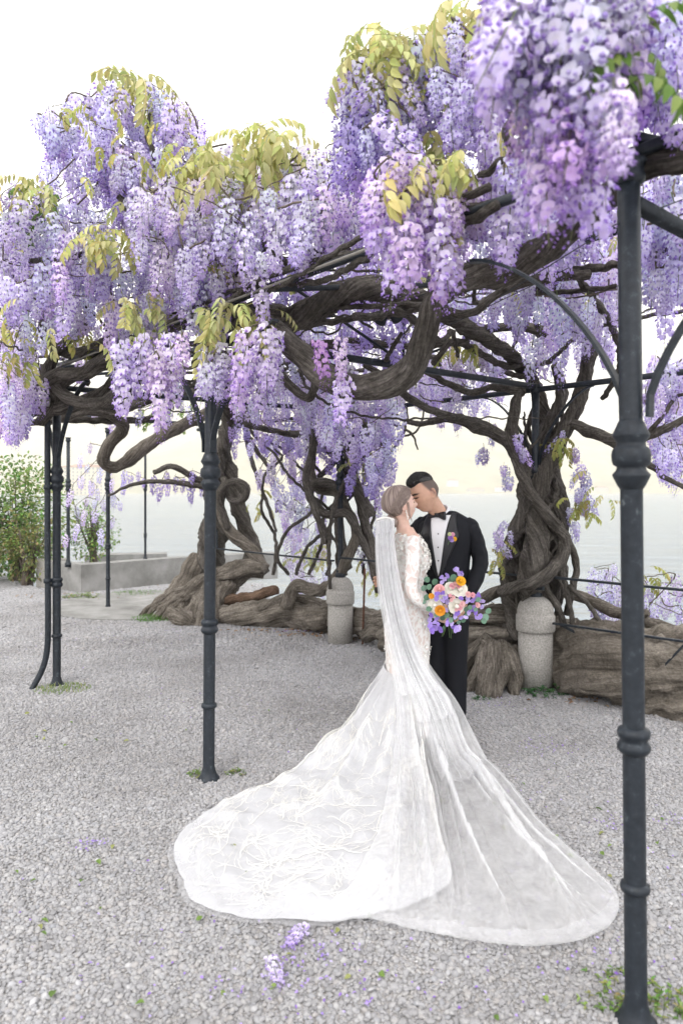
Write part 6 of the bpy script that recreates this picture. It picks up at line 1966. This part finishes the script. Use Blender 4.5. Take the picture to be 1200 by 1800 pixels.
# buttonhole
bnp = JB.ray_cast(GM @ Vector((0.092, -.6, 1.275)), GM.to_3x3() @ Vector((0, 1, 0)), 1.2)[0] - GM.to_3x3() @ Vector((0, 1, 0)) * .018
bn = thing('boutonniere', 'small lilac, pink and yellow buttonhole pinned to the black lapel', 'boutonniere', bnp)
XD = Vector((1, 0, 0))
for nm, dx, dz, R, cl in (('ranunculus', .020, -.006, .016, (0.82, 0.46, 0.03)), ('spray_rose', .008, .024, .015, (0.80, 0.42, 0.55)), ('bud', -.012, .026, .013, (0.62, 0.66, 0.36)), ('sweet_pea', -.006, .002, .018, (0.34, 0.18, 0.55)), ('sweet_pea', .002, -.012, .016, (0.46, 0.32, 0.68))):
    mb = MB(); rose(mb, bnp + XD * dx + Vector((0, -.004, dz)), Vector((-.2, -1, .1)), R, cl, 4, rr); mb.build(nm, M_cream, bn, colors=True)
mb = MB()
tube(mb, [(*(bnp + Vector((-.004, -.002, -.005))), .0025), (*(bnp + Vector((-.018, -.004, -.03))), .0022), (*(bnp + Vector((-.024, -.004, -.045))), .0016)], n=6, step=.008, col=(0.14, 0.24, 0.09)); mb.build('stem', M_green, bn, colors=True)

# ================================================================== small plants, shrubs, trees, litter
def blade_clump(name, c, R, n, h, label, pal, kind='leaf', seed=0, group=None, cat='weeds'):
    rr = random.Random(seed)
    r = thing(name, label, cat, Vector((c[0], c[1], 0)), group)
    mb = MB()
    for i in range(n):
        a, d = rr.uniform(0, 6.28), R * math.sqrt(rr.random())
        p = Vector((c[0] + d * math.cos(a) * 1.3, c[1] + d * math.sin(a), 0.004))
        hh = h * rr.uniform(.4, 1.1) * (1.1 - .6 * d / R)
        ax = Vector((rr.gauss(0, .35), rr.gauss(0, .35), 1)).normalized()
        col = rr.choice(pal)
        if kind == 'grass':
            s = ax.orthogonal().normalized() * .0022
            tip = p + ax * hh + Vector((rr.gauss(0, .3), rr.gauss(0, .3), -.2)) * hh * .5
            mid = p + ax * hh * .6
            mb.add([p - s, p + s, mid - s * .8, mid + s * .8, tip], [(0, 1, 3, 2), (2, 3, 4)], col)
        else:
            top_ = p + ax * hh
            for k in range(rr.randint(3, 5)):
                q = lerp(p, top_, rr.uniform(.4, 1))
                dr = Vector((rr.gauss(0, 1), rr.gauss(0, 1), rr.uniform(-.1, .5)))
                leaflet(mb, q, dr, Vector((0, 0, 1)), h * rr.uniform(.28, .5), h * rr.uniform(.14, .22), tuple(x * rr.uniform(.8, 1.2) for x in col))
            tube(mb, [(*p, .0016), (*lerp(p, top_, .5), .0014), (*top_, .0009)], n=4, step=.03, col=tuple(x * .7 for x in col))
    mb.build('foliage', M_green, r, colors=True)
    return r
GRN = [(0.055, 0.15, 0.05), (0.075, 0.19, 0.06), (0.05, 0.13, 0.055)]
YGR = [(0.16, 0.25, 0.06), (0.22, 0.30, 0.09), (0.12, 0.20, 0.05), (0.28, 0.30, 0.11)]
GW = 'green weeds growing in the gravel'
c = G(1020, 1214); blade_clump('weed_clump', c, .17, 70, .14, 'largest leafy green weed clump at the foot of the right bollard', GRN, seed=1, group=GW)
c = G(955, 1222); blade_clump('weed_clump', c, .13, 40, .08, 'low leafy weeds in front of the right bollard, left of the taller clump', GRN, seed=2, group=GW)
c = G(928, 1180); blade_clump('weed_clump', (c.x, c.y - .02), .05, 12, .12, 'small green sprig against the left side of the right bollard', GRN, seed=3, group=GW)
c = G(1085, 1752); blade_clump('weed_clump', c, .11, 42, .045, 'yellow-green weeds left of the foot of the nearest post', YGR, seed=4, group=GW)
c = G(1165, 1770); blade_clump('weed_clump', c, .09, 36, .05, 'yellow-green weeds right of the foot of the nearest post', YGR, seed=5, group=GW)
c = G(110, 1213); blade_clump('weed_clump', c, .17, 260, .07, 'grassy tuft round the foot of the left front post and drain pipe', YGR, 'grass', 6, GW)
c = G(345, 1364); blade_clump('weed_clump', c, .05, 24, .04, 'tiny sprigs left of the middle front post', YGR, seed=7, group=GW)
c = G(415, 1362); blade_clump('weed_clump', c, .05, 24, .035, 'tiny sprigs right of the middle front post', YGR, seed=8, group=GW)
c = G(268, 1090); blade_clump('grass_tuft', c, .20, 420, .11, 'bright green grass tuft at the tip of the root fan', [(0.09, 0.22, 0.04), (0.13, 0.27, 0.06)], 'grass', 9, GW, 'grass')
c = G(240, 1046); blade_clump('grass_tuft', c, .34, 420, .10, 'green grass strip at the base of the parapet behind the landing', [(0.09, 0.20, 0.04), (0.15, 0.25, 0.07)], 'grass', 10, GW, 'grass')
c = G(150, 1052); blade_clump('weed_clump', c, .25, 60, .10, 'weeds at the corner of the concrete parapet', YGR, seed=11, group=GW)
c = G(850, 1232); blade_clump('weed_clump', (c.x - .02, c.y, 0), .05, 14, .05, 'scrap of weeds under the pale stump roots', GRN, seed=12, group=GW)

# shrubs and trees on the left
def shrub(name, c, rx, ry, h, n, ls, pal, label, cat, seed, z0=0.0, trunk=0.03, gaps=0.35, group=None, ground=None):
    rr = random.Random(seed)
    r = thing(name, label, cat, Vector((c[0], c[1], z0 if ground is None else ground)), group)
    mb = MB()
    lim = []
    for k in range(9):
        a = rr.uniform(0, 6.28); t = rr.uniform(.55, .95)
        tip = Vector((c[0] + rx * .75 * math.cos(a) * rr.random(), c[1] + ry * .75 * math.sin(a) * rr.random(), z0 + h * t))
        m_ = Vector((lerp(c[0], tip.x, .35), lerp(c[1], tip.y, .35), z0 + h * t * .45))
        tube(mb, [(c[0] + rr.uniform(-.06, .06), c[1] + rr.uniform(-.06, .06), (z0 if ground is None else ground) - .02, trunk), (*m_, trunk * .7), (*tip, trunk * .2)], n=6, step=.12, rough=.2, seed=k)
    mb.build('trunk', M_twig, r)
    mb = MB()
    i = 0
    while i < n:
        d = Vector((rr.gauss(0, 1), rr.gauss(0, 1), rr.gauss(0, 1))).normalized()
        rad = rr.random() ** .45
        p = Vector((c[0] + d.x * rx * rad, c[1] + d.y * ry * rad, z0 + h * (.52 + .48 * d.z * rad)))
        q = noise.noise(Vector((p.x * 2.6 / max(.3, rx), p.y * 2.6, p.z * 2.6)) * 1.0 + Vector((seed, 0, 0)))
        if q < -gaps + rad * .35 * 1.0 - .05 and rr.random() < .85: 
            i += .3
            continue
        i += 1
        col = tuple(x * rr.uniform(.75, 1.25) for x in pal[int((q + .5) * 1.99 * len(pal) / 2) % len(pal)] )
        dr = d + Vector((rr.gauss(0, .7), rr.gauss(0, .7), rr.gauss(-.1, .5)))
        leaflet(mb, p, dr, Vector((rr.gauss(0, .5), rr.gauss(0, .5), 1)), ls * rr.uniform(.7, 1.2), ls * rr.uniform(.4, .55), col)
    mb.build('crown', M_green, r, colors=True)
    return r
G1 = [(0.09, 0.18, 0.045), (0.14, 0.25, 0.06), (0.20, 0.30, 0.08), (0.28, 0.34, 0.12)]
G2 = [(0.14, 0.20, 0.06), (0.20, 0.24, 0.08), (0.27, 0.25, 0.11), (0.10, 0.17, 0.05)]
G3 = [(0.05, 0.11, 0.035), (0.07, 0.15, 0.045), (0.10, 0.18, 0.055)]
shrub('shrub', (-5.75, 12.6), 1.0, .7, 2.3, 3800, .085, G1, 'tall bright green shrub behind the left parapet end', 'shrub', 31)
shrub('shrub', (-5.3, 12.0), .62, .45, 1.25, 2600, .06, G2, 'low yellow-green bushy shrub spilling over the parapet end', 'shrub', 32)
shrub('shrub', (-6.4, 12.4), .8, .6, 1.5, 2400, .07, G3, 'dark green shrub at the left edge of the picture', 'shrub', 33)
shrub('shrub', (-4.6, 13.2), .5, .5, 1.2, 1400, .06, G1, 'small green bush seen between the thin posts behind the parapet', 'shrub', 34, z0=0.2)
shrub('tree', (-9.0, 15.0), 2.3, 2.0, 4.6, 4500, .20, G3, 'dark green tree showing behind the flowers at the left edge', 'tree', 35, z0=3.6, ground=0, trunk=.10, gaps=.45)

# brown leaf litter under the roots, petals dropped on the gravel
def litter(name, label, cat, spots, pal, s, mat, seed):
    rr = random.Random(seed); mb = MB()
    for (x, y, sx, sy, n) in spots:
        c = G(x, y)
        for i in range(n):
            p = Vector((c.x + rr.gauss(0, sx), c.y + rr.gauss(0, sy), rr.uniform(.012, .026)))
            a = rr.uniform(0, 6.28)
            leaflet(mb, p, Vector((math.cos(a), math.sin(a), rr.uniform(-.15, .25))), Vector((rr.gauss(0, .4), rr.gauss(0, .4), 1)), s * rr.uniform(.6, 1.2), s * rr.uniform(.45, .8), rr.choice(pal), fold=.3)
    return tag(mb.build(name, mat, colors=True), label, cat, kind='stuff')
litter('fallen_leaves', 'dry brown leaves gathered under the roots along the edge', 'leaves', [(560, 1118, .35, .08, 70), (650, 1126, .15, .06, 50), (905, 1205, .07, .05, 30), (330, 1030, .3, .1, 50), (210, 1050, .5, .12, 60), (470, 1110, .4, .05, 40), (830, 1205, .2, .06, 20), (1100, 1235, .3, .06, 30), (130, 1050, .5, .2, 40)], [(0.26, 0.15, 0.08), (0.33, 0.20, 0.11), (0.20, 0.11, 0.06), (0.40, 0.28, 0.16)], .04, M_green, 51)
VI = [(0.33, 0.22, 0.62), (0.42, 0.31, 0.68), (0.26, 0.14, 0.52), (0.52, 0.44, 0.76)]
sp_ = [(550, 1690, .12, .06, 50), (450, 1745, .16, .06, 30), (160, 1490, .035, .025, 40), (960, 1315, .12, .10, 50), (1080, 1455, .05, .05, 26), (1180, 1450, .05, .06, 20), (500, 1112, .08, .03, 40), (540, 1112, .05, .02, 30), (300, 1110, .06, .03, 14), (640, 1760, .3, .08, 50), (880, 1240, .2, .1, 30), (1050, 1700, .2, .1, 40), (420, 1250, .5, .3, 40), (200, 1650, .5, .25, 60), (900, 1400, .4, .3, 40), (560, 1060, .5, .3, 30), (150, 1130, 1.0, .5, 60), (1000, 1600, .5, .3, 40)]
litter('fallen_petals', 'scattered violet wisteria petals lying on the gravel', 'petals', sp_, VI, .013, M_green, 52)
litter('leaf_scraps', 'small green leaf scraps lying on the gravel', 'leaves', [(250, 1600, .7, .4, 26), (950, 1420, .5, .4, 20), (120, 1290, .6, .3, 16), (800, 1740, .5, .06, 8), (1060, 1560, .2, .2, 6)], YGR, .03, M_green, 53)
for k, (x, y, rz, lab) in enumerate(((548, 1664, -.5, 'fallen wisteria cluster lying on the gravel just below the train'), (487, 1722, .35, 'second fallen wisteria cluster, nearest the camera on the gravel'))):
    o = bpy.data.objects.new('fallen_raceme', RAC[2 if k == 0 else 1][0]); COL.objects.link(o)
    p = G(x, y); o.location = (p.x - .03, p.y + .07, .03)
    o.rotation_euler = (math.radians(90) if False else math.radians(-84), 0, rz)
    o.scale = (.62, .34, .62) if k == 0 else (.5, .22, .6); o.color = (.92, .86, 1, 1) if k == 0 else (1, .98, 1.02, 1)
    tag(o, lab, 'flower', 'fallen wisteria clusters')

# ------------------------------------------------------------------ far shore: a villa and houses
M_wall = noise_mat('pale_render', [(0.3, (0.62, 0.55, 0.42)), (0.7, (0.72, 0.66, 0.54))], .4, .9, 0)
M_wall2 = noise_mat('white_render', [(0.3, (0.72, 0.70, 0.66)), (0.7, (0.80, 0.78, 0.74))], .4, .9, 0)
M_roof = noise_mat('roof_tiles', [(0.3, (0.30, 0.17, 0.12)), (0.7, (0.42, 0.27, 0.20))], 1.5, .9, 0)
M_shut = plain('grey_shutter', (0.22, 0.25, 0.27), .7)
def house(x, y, Y, wd, st, label, wall, z0=0.5, cat='house', dp=10):
    b = P(x, y, Y); b.z = z0
    r = thing('house', label, cat, b, 'houses on the far shore')
    ht = st * 3.1
    mb = MB(); box(mb, (b.x, b.y, z0 + ht / 2), (wd / 2, dp / 2, ht / 2)); mb.build('wall', wall, r, smooth=False)
    mb = MB(); e = .6
    zz = z0 + ht + .02
    mb.add([(b.x - wd / 2 - e, b.y - dp / 2 - e, zz), (b.x + wd / 2 + e, b.y - dp / 2 - e, zz), (b.x + wd / 2 + e, b.y + dp / 2 + e, zz), (b.x - wd / 2 - e, b.y + dp / 2 + e, zz), (b.x - wd / 5, b.y, zz + 2.6), (b.x + wd / 5, b.y, zz + 2.6)], [(0, 1, 5, 4), (1, 2, 5), (2, 3, 4, 5), (3, 0, 4), (3, 2, 1, 0)]); mb.build('roof', M_roof, r, smooth=False)
    nw = max(2, int(wd / 3.4))
    for s_ in range(st):
        for k in range(nw):
            cx_ = b.x - wd / 2 + wd * (k + .5) / nw
            mb = MB(); box(mb, (cx_, b.y - dp / 2 - .03, z0 + s_ * 3.1 + 1.7), (.55, .06, .85)); w_ = mb.build('window', M_shut, r, smooth=False)
    return r
house(150, 845, 640, 46, 8, 'pale villa with grey windows across the water behind the left posts', M_wall, -1.0, dp=20)
for k, (x, wd, st, lab) in enumerate(((795, 14, 4, 'tall white house on the far shore right of the groom'), (835, 22, 2, 'long low pale house on the far shore left of the twisted trunk'), (880, 14, 3, 'cream house on the far shore close to the twisted trunk'), (1055, 18, 3, 'pale house on the far shore left of the nearest post'), (690, 16, 2, 'pale house on the far shore above the bride'), (470, 20, 3, 'pale house on the far shore seen left of the middle vine'))):
    house(x, 860, 1440, wd * 1.6, st, lab, M_wall2 if k % 2 == 0 else M_wall, -1.0 + (3 if k else 14), dp=14)

# ------------------------------------------------------------------ haze over the lake
hz = MB()
box(hz, (0, 1950, 310), (3500, 2000, 330 - 0.0))
m, t, b, o = new_mat('haze_air')
t.nodes.remove(b)
vp = N(t, 'VolumePrincipled')
vp.inputs['Color'].default_value = (0.98, 0.95, 0.88, 1)
vp.inputs['Density'].default_value = 0.0006
vp.inputs['Anisotropy'].default_value = 0.0
t.links.new(vp.outputs[0], o.inputs['Volume'])
hzo = tag(hz.build('haze', m, smooth=False), 'pale warm haze hanging over the lake and the far shore', 'haze', kind='stuff')
